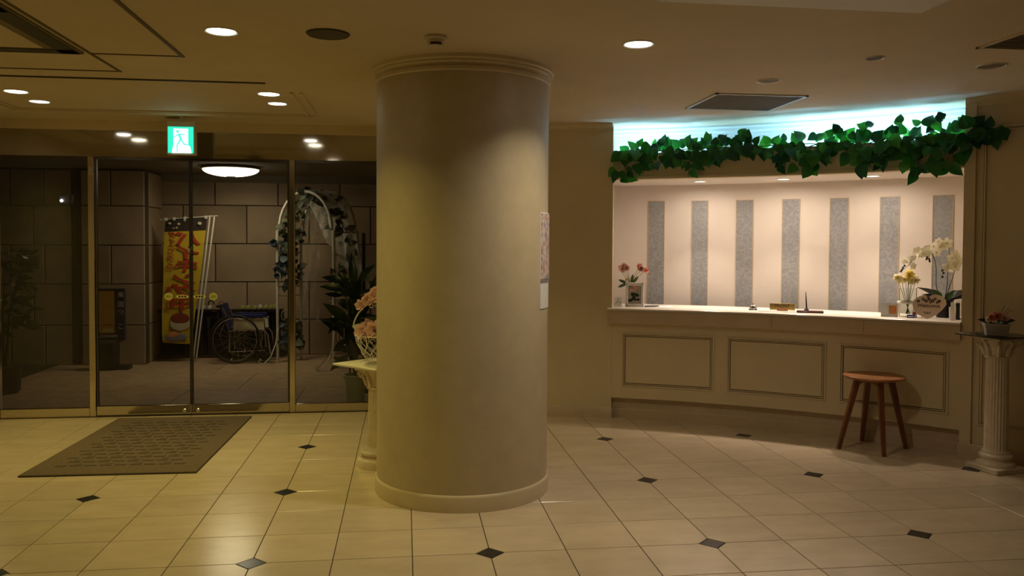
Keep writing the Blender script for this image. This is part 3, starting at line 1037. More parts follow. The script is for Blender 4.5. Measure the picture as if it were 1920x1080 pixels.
# ---- stool
st = thing('stool', 'round wooden stool with four splayed legs in front of the counter', 'stool', (3.535, 5.83, 0), R_(8))
SZ = .562
MB().lathe([(.02, SZ - .026), (.19, SZ - .026), (.212, SZ - .022), (.222, SZ - .012), (.222, SZ - .005), (.216, SZ), (.10, SZ - .003), (.02, SZ - .004)], n=48).build('seat', 'stool_wood', st)
feet = [(3.270, 5.855), (3.590, 6.080), (3.482, 5.60), (3.785, 5.80)]
ci = Matrix.Translation((-3.535, -5.83, 0))
rot8 = Matrix.Rotation(R_(-8), 4, 'Z')
tops = []
for (fx, fy) in feet:
    v = Vector((fx - 3.535, fy - 5.83, 0))
    v = rot8 @ v
    tp = v.normalized() * .128
    tops.append(tp)
    lg = MB()
    ths = [(0, .5), (.12, .85), (.5, 1.0), (.85, 1.15), (1, 1.2)]
    vs_ = []
    tn = Vector((-tp.y, tp.x, 0)).normalized()
    rd = tp.normalized()
    for (u, w_) in [(0, .78), (.35, .95), (.75, 1.12), (1, 1.2)]:
        c = v.lerp(tp, u)
        z = u * (SZ - .026)
        for (sa, sb) in ((-1, -1), (1, -1), (1, 1), (-1, 1)):
            vs_.append((c.x + (tn.x * sa + rd.x * sb) * .0165 * w_, c.y + (tn.y * sa + rd.y * sb) * .0165 * w_, z))
    fs = [(3, 2, 1, 0), (12, 13, 14, 15)]
    for k in range(3):
        for i in range(4):
            j = (i + 1) % 4
            fs.append((k * 4 + i, k * 4 + j, k * 4 + 4 + j, k * 4 + 4 + i))
    lg.add(vs_, fs)
    lg.build('leg', 'stool_leg', st, smooth=30)
order = sorted(range(4), key=lambda i: math.atan2(tops[i].y, tops[i].x))
for q in range(4):
    a, b = tops[order[q]], tops[order[(q + 1) % 4]]
    mid = (a + b) / 2
    ap = MB()
    n_ = Vector((b.y - a.y, a.x - b.x, 0)).normalized() * .009
    pts = []
    for i in range(7):
        u = i / 6
        pts.append((a.lerp(b, u), SZ - .085 + .040 * math.sin(math.pi * u) ** .6))
    vs_, fs = [], []
    for (c, zl) in pts:
        for s in (-1, 1):
            vs_ += [(c.x + n_.x * s, c.y + n_.y * s, zl), (c.x + n_.x * s, c.y + n_.y * s, SZ - .026)]
    for i in range(6):
        o_ = i * 4
        fs += [(o_, o_ + 4, o_ + 5, o_ + 1), (o_ + 2, o_ + 3, o_ + 7, o_ + 6), (o_, o_ + 2, o_ + 6, o_ + 4), (o_ + 1, o_ + 5, o_ + 7, o_ + 3)]
    ap.add(vs_, fs)
    ap.build('apron', 'stool_leg', st, smooth=30)
# ================================================================== PEDESTALS AND FLOWERS
def basis(n, up):
    """rotation whose +Y runs along `up` and +Z along `n` (made orthogonal)"""
    u = Vector(up).normalized()
    z = Vector(n)
    z = (z - u * z.dot(u))
    z = z.normalized() if z.length > 1e-4 else u.orthogonal().normalized()
    x = u.cross(z)
    return Matrix((x, u, z)).transposed()


def put(name, me, parent, pos, n, up, s=1.0, sx=1.0):
    """place a flat piece (mesh in XY, growing along +Y, facing +Z) in its parent's space"""
    o = link(name, me, parent)
    M = basis(n, up).to_4x4()
    M = Matrix.Translation(Vector(pos)) @ M @ Matrix.Diagonal((s * sx, s, s, 1))
    o.matrix_basis = M
    return o


def leaf_mesh(name, mat, outline, fold=0.22, curl=0.25, thick=0.008):
    """leaf of length 1 along +Y; outline = half widths at even steps"""
    mb = MB()
    n = len(outline)
    vs_, fs = [], []
    for side in (0, 1):
        for i, (y, w_) in enumerate(outline):
            zc = -curl * y * y - side * thick
            vs_ += [(-w_, y, zc + fold * w_), (-w_ * .5, y, zc + fold * w_ * .42), (0, y, zc), (w_ * .5, y, zc + fold * w_ * .42), (w_, y, zc + fold * w_)]
    for side in (0, 1):
        o = side * n * 5
        for i in range(n - 1):
            for k in range(4):
                a, b, c, d = o + i * 5 + k, o + i * 5 + k + 1, o + i * 5 + 6 + k, o + i * 5 + 5 + k
                fs.append((a, b, c, d) if side == 0 else (d, c, b, a))
    mb.add(vs_, fs)
    return mb.mesh(name, mat, smooth=80)


HEART = [(-.13, .08), (-.12, .24), (-.04, .40), (.10, .485), (.28, .49), (.46, .43), (.63, .32), (.79, .18), (.92, .06), (1.0, .004)]
LANCE = [(0, .012), (.08, .04), (.2, .10), (.38, .145), (.55, .14), (.72, .10), (.88, .045), (1, .004)]
OVAL = [(0, .02), (.12, .16), (.3, .27), (.5, .31), (.7, .27), (.88, .14), (1, .02)]
IVY = [leaf_mesh('leaf', m_, HEART, f, c) for m_, f, c in (('ivy_a', .25, .25), ('ivy_b', .15, .4), ('ivy_c', .3, .1), ('ivy_a', .05, .5))]
DARK = [leaf_mesh('leaf', 'leaf_dark', LANCE, .25, c) for c in (.15, .35, .55)]
DUSTY = [leaf_mesh('leaf', m_, HEART, .2, .2) for m_ in ('ivy_dusty', 'ivy_dusty', 'ivy_blue')]
BLACKL = leaf_mesh('leaf', 'leaf_black', LANCE, .2, .45)
SMALLG = leaf_mesh('leaf', 'stem_green', OVAL, .2, .3)


def bloom_mesh(name, mat, petals=5, inner='petal_yellow', cup=.5, w=.45, layers=1):
    """open flower of radius 1 facing +Z"""
    mb = MB()
    for L in range(layers):
        sc = 1 - L * .28
        cu = cup + L * .45
        for k in range(petals):
            a = 2 * math.pi * (k + .5 * L) / petals
            pts = [(0, .05), (.25, .6 * w), (.55, w), (.8, w * .8), (1, w * .15)]
            vs_, fs = [], []
            for (y, ww) in pts:
                for s in (-1, 0, 1):
                    z = cu * y * y * .8 + (.12 * ww if s else 0)
                    X_, Y_ = s * ww * sc, y * sc * math.cos(min(cu, 1.2) * .5)
                    vs_.append((X_ * math.cos(a) - Y_ * math.sin(a), X_ * math.sin(a) + Y_ * math.cos(a), z * sc + L * .02))
            for i in range(len(pts) - 1):
                for q in range(2):
                    fs.append((i * 3 + q, i * 3 + q + 1, i * 3 + 4 + q, i * 3 + 3 + q))
            mb.add(vs_, fs, 0)
    mb.ball((0, 0, .12), .16, 8, 5, 1)
    return mb.mesh(name, [mat, inner], smooth=80)


B_ORCHID = bloom_mesh('blossom', 'petal_white', 5, 'petal_yellow', .18, .40)
B_YELLOW = bloom_mesh('blossom', 'petal_yellow', 6, 'petal_yellow', .7, .34, 2)
B_CREAMY = bloom_mesh('blossom', 'petal_cream', 6, 'petal_yellow', .9, .34, 2)
B_PINK = bloom_mesh('blossom', 'petal_pink', 5, 'petal_cream', 1.1, .5, 3)
B_CORAL = bloom_mesh('blossom', 'petal_coral', 5, 'petal_coral', 1.1, .5, 3)
B_SALMON = bloom_mesh('blossom', 'petal_salmon', 6, 'petal_pink', .75, .38, 2)


def pedestal(label, x, y, h, rz, square):
    o = thing('column_pedestal', label, 'pedestal', (x, y, 0), rz, 'plaster column pedestals')
    if square:
        MB().bbox((-.135, -.135, 0), (.135, .135, .035), .006).build('plinth', 'plaster', o)
    r0 = .122 if square else .15
    MB().lathe([(r0, .0 if not square else .035), (r0 * 1.0, .045), (r0 * .95, .058), (r0 * .80, .066), (r0 * .76, .085), (r0 * .86, .092), (r0 * .86, .108), (r0 * .72, .118), (.088, .135)], n=48).build('base', 'plaster', o)
    prof = [(.080, .132), (.076, .15), (.073, h * .5), (.069, h - .15), (.068, h - .145)]
    MB().lathe(prof, n=96, flute=24, fdepth=.007, frange=(1, 3)).build('shaft', 'plaster', o, smooth=60)
    cp = MB().lathe([(.070, h - .150), (.081, h - .146), (.081, h - .138), (.073, h - .132), (.077, h - .10), (.090, h - .06), (.107, h - .03), (.112, h - .022)], n=48)
    cp.box((-.116, -.116, h - .022), (.116, .116, h))
    for k in range(4):
        a = math.pi / 4 + k * math.pi / 2
        c, s = math.cos(a), math.sin(a)
        pts = []
        for q in range(12):
            t = q / 11 * 2.2 * math.pi
            r = .030 * (1 - q / 14)
            pts.append((c * (.118 + r * math.cos(t) * .7), s * (.118 + r * math.cos(t) * .7), h - .055 + r * math.sin(t)))
        cp.tube(pts, .010, 8)
        pts = [(c * .076, s * .076, h - .13), (c * .096, s * .096, h - .085), (c * .116, s * .116, h - .05)]
        cp.tube(pts, [.016, .014, .008], 6)
        a += math.pi / 4
        c, s = math.cos(a), math.sin(a)
        cp.tube([(c * .075, s * .075, h - .13), (c * .09, s * .09, h - .08), (c * .11, s * .11, h - .045)], [.018, .016, .006], 6)
        cp.ball((c * .11, s * .11, h - .035), .015, 8, 6)
    cp.build('capital', 'plaster', o)
    return o


RP = Vector((4.055, 5.19, 0))
pedestal('fluted plaster pedestal in the corner right of the counter', RP.x, RP.y, .925, R_(10), True)
pl = tag(MB().bbox((-.185, -.185, 0), (.185, .185, .010), .003).build('display_plate', 'plate_smoked'), 'dark glass plate lying on the right pedestal', 'plate')
pl.location = (RP.x - .01, RP.y - .01, .9255)
pl.rotation_euler = (0, 0, R_(10))
LP = Vector((-.178, 5.775, 0))
pedestal('fluted plaster pedestal half hidden behind the round column', LP.x, LP.y, .688, R_(45), False)
pl = tag(MB().bbox((-.225, -.225, 0), (.225, .225, .014), .004).build('display_plate', 'plate_marble'), 'pale marble plate lying on the pedestal behind the round column', 'plate')
pl.location = (LP.x - .005, LP.y + .09, .6885)
pl.rotation_euler = (0, 0, R_(43))

# wire basket with lilies on the left pedestal
ZB = .7028
bk = thing('wire_flower_basket', 'white scrolled wire basket of pink lilies half hidden behind the column', 'flower basket', (LP.x, LP.y + .06, ZB))
def circ(r, z, n=28):
    return [(r * math.cos(2 * math.pi * k / n), r * math.sin(2 * math.pi * k / n), z) for k in range(n)]
MB().tube(circ(.165, .20), .004, 6, closed=True).build('rim', 'white_wire', bk)
MB().tube(circ(.085, .03), .004, 6, closed=True).build('foot_ring', 'white_wire', bk)
sc_ = MB()
for k in range(12):
    a = 2 * math.pi * k / 12
    c, s = math.cos(a), math.sin(a)
    c2, s2 = math.cos(a + .5), math.sin(a + .5)
    sc_.tube([(c * .165, s * .165, .20), (c * .15, s * .15, .14), (c2 * .115, s2 * .115, .07), (c2 * .085, s2 * .085, .03)], .003, 5)
    sc_.tube([(c2 * .165, s2 * .165, .20), (c2 * .15, s2 * .15, .14), (c * .115, s * .115, .07), (c * .085, s * .085, .03)], .003, 5)
    cr = []
    for q in range(10):
        t = q / 9 * 1.8 * math.pi
        r = .022 * (1 - q / 13)
        aa = a + .25 + r * math.cos(t) / .15
        cr.append((math.cos(aa) * .152, math.sin(aa) * .152, .17 + r * math.sin(t)))
    sc_.tube(cr, .0025, 5)
sc_.build('scrollwork', 'white_wire', bk)
for s in (-1, 1):
    fpts = [(s * .085, -.02, .03)] + [(s * (.10 + .03 * math.cos(t)), -.03, .03 - .018 + .022 * math.sin(t)) for t in [q * .6 for q in range(9)]]
    MB().tube(fpts, .003, 5).build('foot', 'white_wire', bk)
hp = [(-.165 * math.cos(t) * (1.12 if .3 < t < 2.8 else 1), 0, .20 + .235 * math.sin(t)) for t in [q * math.pi / 18 for q in range(19)]]
MB().tube(hp, .0045, 6).build('handle', 'white_wire', bk)
hs = MB()
for s in (-1, 1):
    hs.tube([(s * .018 + s * .014 * math.cos(t), 0, .415 + .014 * math.sin(t)) for t in [q * .55 for q in range(11)]], .003, 5)
    hs.tube([(s * .055 + s * .016 * math.cos(t), 0, .405 + .014 * math.sin(t)) for t in [q * .55 for q in range(11)]], .003, 5)
hs.build('handle_scroll', 'white_wire', bk)
random.seed(21)
for (x, y, z, r) in ((-.10, -.09, .235, .062), (-.03, -.12, .245, .066), (.04, -.10, .25, .06), (-.06, -.02, .27, .06), (.09, -.05, .245, .06), (-.12, .0, .235, .05), (.02, .03, .28, .06),
                     (-.075, -.01, .45, .05), (-.03, -.02, .475, .055), (-.12, -.01, .41, .045), (.03, 0, .49, .055), (.0, -.01, .51, .05)):
    put('blossom', B_SALMON, bk, (x, y, z), (random.uniform(-.7, .4), -.9, random.uniform(.1, .8)), (random.uniform(-1, 1), 0, 1), r)
for k in range(9):
    a = random.uniform(2.2, 5.5)
    put('leaf', SMALLG, bk, (.08 * math.cos(a), .08 * math.sin(a), .22), (0, -.6, .6), (math.cos(a), math.sin(a), .6), .12)

# flower box on the right pedestal
fb = thing('flower_box', 'small white box of coral flowers standing on the right pedestal', 'flower box', (RP.x - .04, RP.y - .03, .9356), R_(-28))
tp_ = MB()
tp_.add([(-.062, -.05, 0), (.062, -.05, 0), (.062, .05, 0), (-.062, .05, 0), (-.074, -.06, .075), (.074, -.06, .075), (.074, .06, .075), (-.074, .06, .075)],
        [(0, 3, 2, 1), (0, 1, 5, 4), (1, 2, 6, 5), (2, 3, 7, 6), (3, 0, 4, 7), (4, 5, 6, 7)])
tp_.build('box', 'box_white', fb, smooth=0)
MB().box((-.078, -.064, .066), (.078, .064, .080)).build('rim', 'box_white', fb, smooth=0)
MB().box((-.066, -.052, .078), (.066, .052, .084)).build('filling', 'moss', fb, smooth=0)
random.seed(5)
for (x, y, z, r, me) in ((-.035, -.035, .125, .034, B_CORAL), (.0, -.04, .135, .036, B_CORAL), (.02, -.01, .13, .034, B_SALMON), (-.062, -.04, .108, .026, B_CREAMY), (.05, -.03, .115, .028, B_SALMON), (-.01, .01, .14, .03, B_CORAL)):
    put('blossom', me, fb, (x, y, z), (random.uniform(-.3, .3), -.8, .6), (0, 0, 1), r)
for k in range(10):
    a = random.uniform(-.5, 6)
    put('leaf', BLACKL, fb, (.03 * math.cos(a), .02 * math.sin(a), .085), (0, -.7, .7), (math.cos(a), math.sin(a) * .6, .5), .08, 1.6)
tw = MB()
for k in range(3):
    tw.tube([(.02 + k * .01, 0, .09), (.03 + k * .02, .0, .16), (.05 + k * .025, .0, .20 - k * .015)], .0015, 5)
tw.build('twigs', 'stem_dark', fb)

# ================================================================== THINGS ON THE COUNTER
def onR(px, R, z=ZT, y=575):
    d = at(px, y, Y=1.0) - Vector((0, 0, EYE))
    o = Vector((-CX, -CY))
    dd = Vector((d.x, d.y))
    A, B, C_ = dd.dot(dd), o.dot(dd), o.dot(o) - R * R
    t = (-B + math.sqrt(B * B - A * C_)) / A
    return Vector((d.x * t, d.y * t, z))


def face(p):
    """z rotation that turns an object's -Y side to the viewer"""
    return -math.atan2(p.x, p.y)


def local(o, px, py, extra=0.0):
    """photo pixel -> local coordinates in the upright plane through object o"""
    p = at(px, py, Y=o.location.y)
    q = p - o.location
    c, s = math.cos(-o.rotation_euler.z), math.sin(-o.rotation_euler.z)
    k = 1.0
    return Vector((q.x * c - q.y * s, extra, q.z * k))


def on_thing(name, label, cat, px, R, group=None, rz=None):
    p = onR(px, R)
    return thing(name, label, cat, p, face(p) if rz is None else rz, group)


# small white tent card at the left jamb
c = on_thing('tent_card', 'small white card with a grey arc at the left end of the countertop', 'card', 1159, 5.62)
MB().prism([(-.012, 0), (.014, 0), (.004, .085)], 'x', -.033, .033).build('card', 'print_white', c, smooth=0)
MB().tube([(-.026 + .0, -.013, .016)] + [(-.026 * math.cos(t), -.0125 + .008 * math.sin(t), .02 + .030 * math.sin(t)) for t in [q * math.pi / 10 for q in range(11)]], .002, 5).build('printed_arc', 'print_grey', c)
MB().box((-.012, -.0095, .066), (.012, -.007, .069)).build('printed_line', 'print_grey', c, smooth=0)
# vase with pink flowers
v = on_thing('flower_vase', 'slim white vase of pink flowers behind the picture frame', 'vase', 1182, 5.80)
MB().lathe([(.03, 0), (.036, .004), (.040, .06), (.036, .13), (.030, .175), (.033, .19), (.029, .19), (.026, .17), (.02, .15)], n=28, cap=True).build('vase', 'white_gloss', v)
random.seed(8)
for (x, y, r, me) in ((1164, 508, .040, B_PINK), (1171, 499, .042, B_PINK), (1167, 503, .036, B_CORAL), (1176, 502, .036, B_PINK), (1197, 502, .04, B_CORAL), (1203, 503, .038, B_PINK), (1209, 507, .034, B_CORAL), (1179, 523, .026, B_CREAMY), (1174, 524, .024, B_CREAMY)):
    p = local(v, x, y, random.uniform(-.02, .02))
    put('blossom', me, v, p, (random.uniform(-.5, .5), -.8, .7), (random.uniform(-1, 1), 0, 1), r)
    MB().tube([(0, 0, .15), (p.x * .4, p.y * .4, .17 + (p.z - .17) * .5), (p.x, p.y, p.z)], .0018, 5).build('stem', 'stem_green', v)
for (x, y) in ((1162, 522), (1192, 520), (1160, 540), (1186, 512)):
    p = local(v, x, y)
    put('leaf', SMALLG, v, (p.x * .3, 0, .2), (0, -1, .2), (p.x, 0, p.z - .2), .09, .5)
# picture frame
f = on_thing('picture_frame', 'white picture frame showing a pink rose on the countertop', 'picture frame', 1189.5, 5.66)
fr = MB()
for lo, hi in (((-.082, 0), (.082, .028)), ((-.082, .190), (.082, .218)), ((-.082, 0), (-.056, .218)), ((.060, 0), (.082, .218))):
    fr.bbox((lo[0], -.012, lo[1]), (hi[0], .010, hi[1]), .004)
fr.build('frame', 'white_gloss', f)
pc_ = MB().box((-.06, -.004, .02), (.065, .004, .2)).build('picture', 'picture_paper', f, smooth=0)
rp_ = MB()
random.seed(2)
for q in range(9):
    rp_.ball((-.01 + random.uniform(-.022, .022), -.005, .165 + random.uniform(-.012, .012)), .014, 8, 5, q % 2, (1, .15, 1))
rp_.build('rose_print', ['petal_coral', 'petal_pink'], pc_)
gp = MB()
for q in range(14):
    gp.ball((-.008 + random.uniform(-.045, .045), -.005, .085 + random.uniform(-.03, .03)), .013, 8, 5, 0, (1, .12, 1))
gp.build('leaf_print', 'leaf_dark', pc_)
MB().box((-.02, .008, 0), (.02, .07, .004)).build('stand', 'white_gloss', f, smooth=0)
# papers and pen
c = on_thing('paper_sheet', 'white paper forms lying on the countertop beside the picture frame', 'paper', 1240, 5.72)
MB().box((-.12, -.10, 0), (.10, .10, .002), rz=.2).build('sheet', 'print_white', c, smooth=0)
MB().box((-.16, -.06, .002), (.03, .08, .004), rz=-.3).build('sheet', 'print_white', c, smooth=0)
c = on_thing('black_pen', 'black pen lying at the left end of the paper forms', 'pen', 1222, 5.64, rz=.25)
c.location.z = ZT + .0045
MB().tube([(-.075, 0, .006), (.04, 0, .006), (.068, 0, .006), (.078, 0, .006)], [.006, .006, .0045, .001], 10).build('barrel', 'black_plastic', c)
MB().box((-.07, -.002, .011), (-.03, .002, .0135)).build('clip', 'chrome', c, smooth=0)
# desk bell
c = on_thing('desk_bell', 'small chrome desk bell on the countertop', 'bell', 1412, 5.70)
MB().lathe([(.036, 0), (.038, .004), (.030, .012), (.012, .014)], n=28).build('base', 'black_plastic', c)
MB().lathe([(.033, .014), (.034, .018), (.031, .030), (.022, .041), (.010, .046), (.004, .047)], n=28).build('dome', 'chrome', c)
MB().lathe([(.003, .046), (.003, .053), (.006, .054), (.006, .058), (.002, .060)], n=14).build('button', 'chrome', c)
# brass name plate
c = on_thing('front_desk_plate', 'brass plate lettered FRONT on a wooden foot', 'name plate', 1467, 5.74)
MB().bbox((-.103, -.004, .006), (.103, .004, .062), .002).build('plate', 'brass', c)
MB().bbox((-.045, -.018, 0), (.045, .018, .016), .003).build('wooden_foot', 'brown_wood', c)
o = link('lettering', text_mesh('FRONT', .036, 'ink', .0006, .0006), c, (0, -.0052, .040), (R_(90), 0, 0))
c = on_thing('plate_mat', 'thin pale tray lying before the brass plate', 'tray', 1457, 5.62)
MB().bbox((-.15, -.02, 0), (.15, .02, .003), .001).build('tray', 'panel_alu', c)
# pen stand
c = on_thing('pen_stand', 'dark red pen tray with an upright black pen', 'pen stand', 1519, 5.64)
MB().bbox((-.105, -.045, 0), (.105, .045, .018), .005).build('tray', 'maroon', c)
MB().lathe([(.019, .018), (.019, .026), (.012, .034), (.008, .040)], (-.028, 0, 0), n=18).build('socket', 'black_plastic', c)
MB().tube([(-.028, 0, .034), (-.032, 0, .10), (-.036, 0, .175)], [.006, .0055, .002], 10).build('pen', 'black_plastic', c)
# acrylic leaflet stand
c = on_thing('leaflet_stand', 'clear leaflet stand with an orange picture, left of the yellow flowers', 'leaflet stand', 1668, 5.62)
MB().box((-.062, -.004, 0), (.062, .004, .105)).xform(Matrix.Rotation(R_(-10), 4, 'X')).build('card', 'print_white', c, smooth=0)
MB().box((-.004, -.007, .022), (.050, -.004, .088)).xform(Matrix.Rotation(R_(-10), 4, 'X')).build('picture', 'print_orange', c, smooth=0)
MB().box((-.062, -.03, 0), (.062, .02, .003)).build('foot', 'glass_vase', c, smooth=0)
# glass vase with yellow flowers
v = on_thing('glass_vase', 'clear glass vase of yellow flowers with a white lace band', 'vase', 1702, 5.74)
MB().lathe([(.060, 0), (.062, .006), (.064, .225), (.061, .225), (.058, .012), (.01, .01)], n=36, cap=True).build('glass', 'glass_vase', v)
lb = MB()
for k in range(26):
    a = 2 * math.pi * k / 26
    lb.ball((.068 * math.cos(a), .068 * math.sin(a), .112), .013, 7, 5, 0, (1, 1, .8))
lb.lathe([(.066, .100), (.070, .104), (.069, .124), (.065, .124)], n=36, cap=False)
lb.build('lace_band', 'white_paint', v)
MB().box((-.066, -.03, .004), (-.054, .01, .104)).build('ribbon', 'white_paint', v, smooth=0)
random.seed(13)
for (x, y, r, me) in ((1683, 521, .042, B_CREAMY), (1690, 524, .040, B_YELLOW), (1698, 525, .038, B_CREAMY), (1704, 514, .044, B_YELLOW), (1703, 522, .042, B_YELLOW), (1711, 526, .036, B_CREAMY), (1717, 524, .036, B_CREAMY), (1709, 520, .036, B_YELLOW)):
    p = local(v, x, y, random.uniform(-.02, .02))
    put('blossom', me, v, p, (random.uniform(-.6, .6), -.75, .6), (random.uniform(-1, 1), 0, 1), r)
    MB().tube([(p.x * -.25, 0, .02), (p.x * .35, p.y * .3, .14), (p.x, p.y, p.z - .005)], .002, 5).build('stem', 'stem_green', v)
# small cards in front of the vase
c = on_thing('blue_card', 'small blue card lying below the glass vase', 'card', 1708, 5.60)
MB().box((-.026, -.003, 0), (.026, .003, .026)).xform(Matrix.Rotation(R_(-15), 4, 'X')).build('card', 'print_blue', c, smooth=0)
MB().box((-.020, -.0045, .008), (.020, -.003, .016)).xform(Matrix.Rotation(R_(-15), 4, 'X')).build('printed_line', 'print_white', c, smooth=0)
c = on_thing('red_card', 'small red and white card between the glass vase and the heart board', 'card', 1715, 5.63)
MB().box((-.018, -.003, 0), (.018, .003, .062), rz=0).build('card', 'print_white', c, smooth=0)
MB().lathe([(.012, 0), (.012, .002)], n=16).xform(Matrix.Translation((0, -.003, .036)) @ Matrix.Rotation(R_(90), 4, 'X')).build('printed_dot', 'print_red', c)
# heart-shaped welcome board
h = on_thing('welcome_board', 'heart-shaped wooden board lettered Welcome leaning on the orchid pot', 'sign', 1741, 5.62)
hp_ = []
HT = [(-.005, 0), (.045, .026), (.095, .075), (.122, .115), (.118, .150), (.090, .180), (.052, .192), (.022, .186), (.0, .172), (-.03, .182), (-.062, .176), (-.095, .150), (-.112, .112), (-.105, .072), (-.085, .035), (-.045, .018)]
hm = MB().prism(HT, 'y', -.007, .007)
TL = Matrix.Rotation(R_(-16), 4, 'X')
hm.xform(TL).build('board', 'heart_board', h, smooth=30)
wt = text_mesh('Welcome', .040, 'ink', .0006)
o = link('lettering', wt, h)
o.matrix_basis = TL @ Matrix.Translation((.0, -.0085, .100)) @ Matrix.Rotation(R_(90), 4, 'X') @ Matrix.Rotation(R_(4), 4, 'Z') @ Matrix.Shear('XY', 4, (0.25, 0)) if False else TL @ Matrix.Translation((.0, -.0085, .100)) @ Matrix.Rotation(R_(90), 4, 'X')
fl = MB()
random.seed(4)
for (x, z, r) in ((-.072, .135, .013), (-.038, .150, .012), (-.018, .138, .014), (.004, .150, .012), (.028, .140, .014), (.045, .155, .011), (.072, .140, .013), (.012, .128, .010), (-.004, .166, .010), (.058, .128, .010)):
    for k in range(5):
        a = 2 * math.pi * k / 5 + x * 50
        fl.ball((x + r * .62 * math.cos(a), -.0078, z + r * .62 * math.sin(a)), r * .40, 6, 4, 0, (1, .2, 1))
for k in range(9):
    a = math.pi + k * math.pi / 8
    fl.ball((-.008 + .02 * math.cos(a), -.0078, .052 + .015 * math.sin(a)), .0035, 6, 4, 0, (1, .3, 1))
fl.ball((-.008, -.0078, .048), .005, 6, 4, 0, (1, .3, 1))
fl.xform(TL).build('cut_ornament', 'ink', h)['kind'] = 'stuff'
# orchid
p_ = onR(1770, 5.84)
oc = thing('potted_orchid', 'white orchid with long arching sprays in a black pot', 'orchid', p_, face(p_))
MB().lathe([(.052, 0), (.056, .004), (.066, .13), (.070, .134), (.070, .142), (.060, .142), (.058, .12), (.01, .118)], n=32).build('pot', 'black_plastic', oc)
MB().lathe([(.058, .118), (.05, .128), (.01, .132)], n=24).build('soil', 'soil', oc)
def spray(path, name='stem'):
    pts = [Vector((0, 0, .12))] + [local(oc, x, y) for x, y in path]
    sm_ = []
    for i in range(len(pts) - 1):
        a, b = pts[i], pts[i + 1]
        a0 = pts[i - 1] if i else a
        b1 = pts[i + 2] if i + 2 < len(pts) else b
        for q in range(5):
            t = q / 5
            sm_.append(.5 * ((2 * a) + (b - a0) * t + (2 * a0 - 5 * a + 4 * b - b1) * t * t + (3 * a - a0 - 3 * b + b1) * t ** 3))
    sm_.append(pts[-1])
    MB().tube(sm_, [.0032 - .0018 * i / len(sm_) for i in range(len(sm_))], 6).build('stem', 'stem_dark', oc)
spray([(1756, 540), (1755, 500), (1748, 478), (1735, 472), (1712, 486), (1697, 502), (1688, 508)])
spray([(1775, 540), (1778, 500), (1780, 470), (1776, 458)])
spray([(1783, 530), (1790, 508), (1796, 488)])
random.seed(17)
for (x, y, r) in ((1694, 489, .030), (1706, 492, .034), (1709, 482, .034), (1719, 471, .038), (1723, 481, .034), (1735, 470, .042), (1743, 467, .042), (1739, 476, .034), (1750, 462, .040), (1756, 474, .038), (1763, 463, .040), (1776, 456, .046), (1771, 461, .038),
                  (1760, 453, .034), (1785, 484, .042), (1792, 478, .042), (1797, 489, .042), (1788, 494, .040), (1775, 501, .036), (1784, 503, .038), (1792, 500, .036), (1730, 476, .034), (1712, 499, .03)):
    p = local(oc, x, y, random.uniform(-.05, .02))
    put('blossom', B_ORCHID, oc, p, (random.uniform(-.6, .6), -.8, random.uniform(-.2, .5)), (random.uniform(-.4, .4), 0, 1), r * 1.0)
bd = [(1738, 483), (1742, 486), (1743, 490), (1737, 486), (1691, 503), (1689, 507), (1687, 510), (1694, 499), (1767, 507), (1769, 512), (1767, 519)]
for (x, y) in bd:
    p = local(oc, x, y, -.01)
    MB().ball(p, .0085, 8, 6, 0, (1, 1, 1.2)).build('bud', 'stem_dark', oc)
for (x, y, s, sx) in ((1733, 528, .20, 1.2), (1742, 545, .15, 1.4), (1802, 536, .19, 1.5), (1803, 545, .20, 1.2), (1750, 552, .13, 1.4), (1790, 553, .14, 1.3)):
    p = local(oc, x, y, -.03)
    put('leaf', BLACKL, oc, (0, 0, .13), (0, -.5, .9), (p.x, p.y, p.z - .13), s, sx)
for k in range(6):
    a = k * 1.05
    put('leaf', SMALLG, oc, (.03 * math.cos(a), .03 * math.sin(a), .13), (0, -.7, .6), (math.cos(a), math.sin(a), 1.2), .11, .7)
# dark phone stand and cup at the right end
c = on_thing('black_card_reader', 'slim black device standing at the right end of the countertop', 'device', 1796, 5.72)
MB().bbox((-.014, -.045, 0), (.014, .045, .125), .005).build('body', 'black_plastic', c)
MB().box((-.020, -.05, 0), (.018, .05, .008)).build('foot', 'sign_navy', c, smooth=0)
MB().box((-.0155, -.036, .04), (-.0135, .036, .115)).build('screen', 'black_plastic', c, smooth=0)
c = on_thing('white_holder', 'white paper holder beside the slim black device', 'holder', 1786, 5.60)
MB().lathe([(.020, 0), (.022, .003), (.024, .10), (.021, .10), (.019, .006)], n=28).build('cup', 'white_gloss', c)
MB().box((-.013, -.002, .05), (.013, .002, .135)).build('paper', 'print_white', c, smooth=0)

# ================================================================== IVY GARLAND
random.seed(42)
ivy = thing('ivy_garland', 'artificial green ivy garland draped along the bulkhead above reception', 'garland', arc(35, 5.5, 2.36))
iv0 = ivy.location.copy()
def px2a(px):
    p = onR(px, 5.5, 2.35, 280)
    return math.degrees(math.atan2(p.x - CX, p.y - CY))
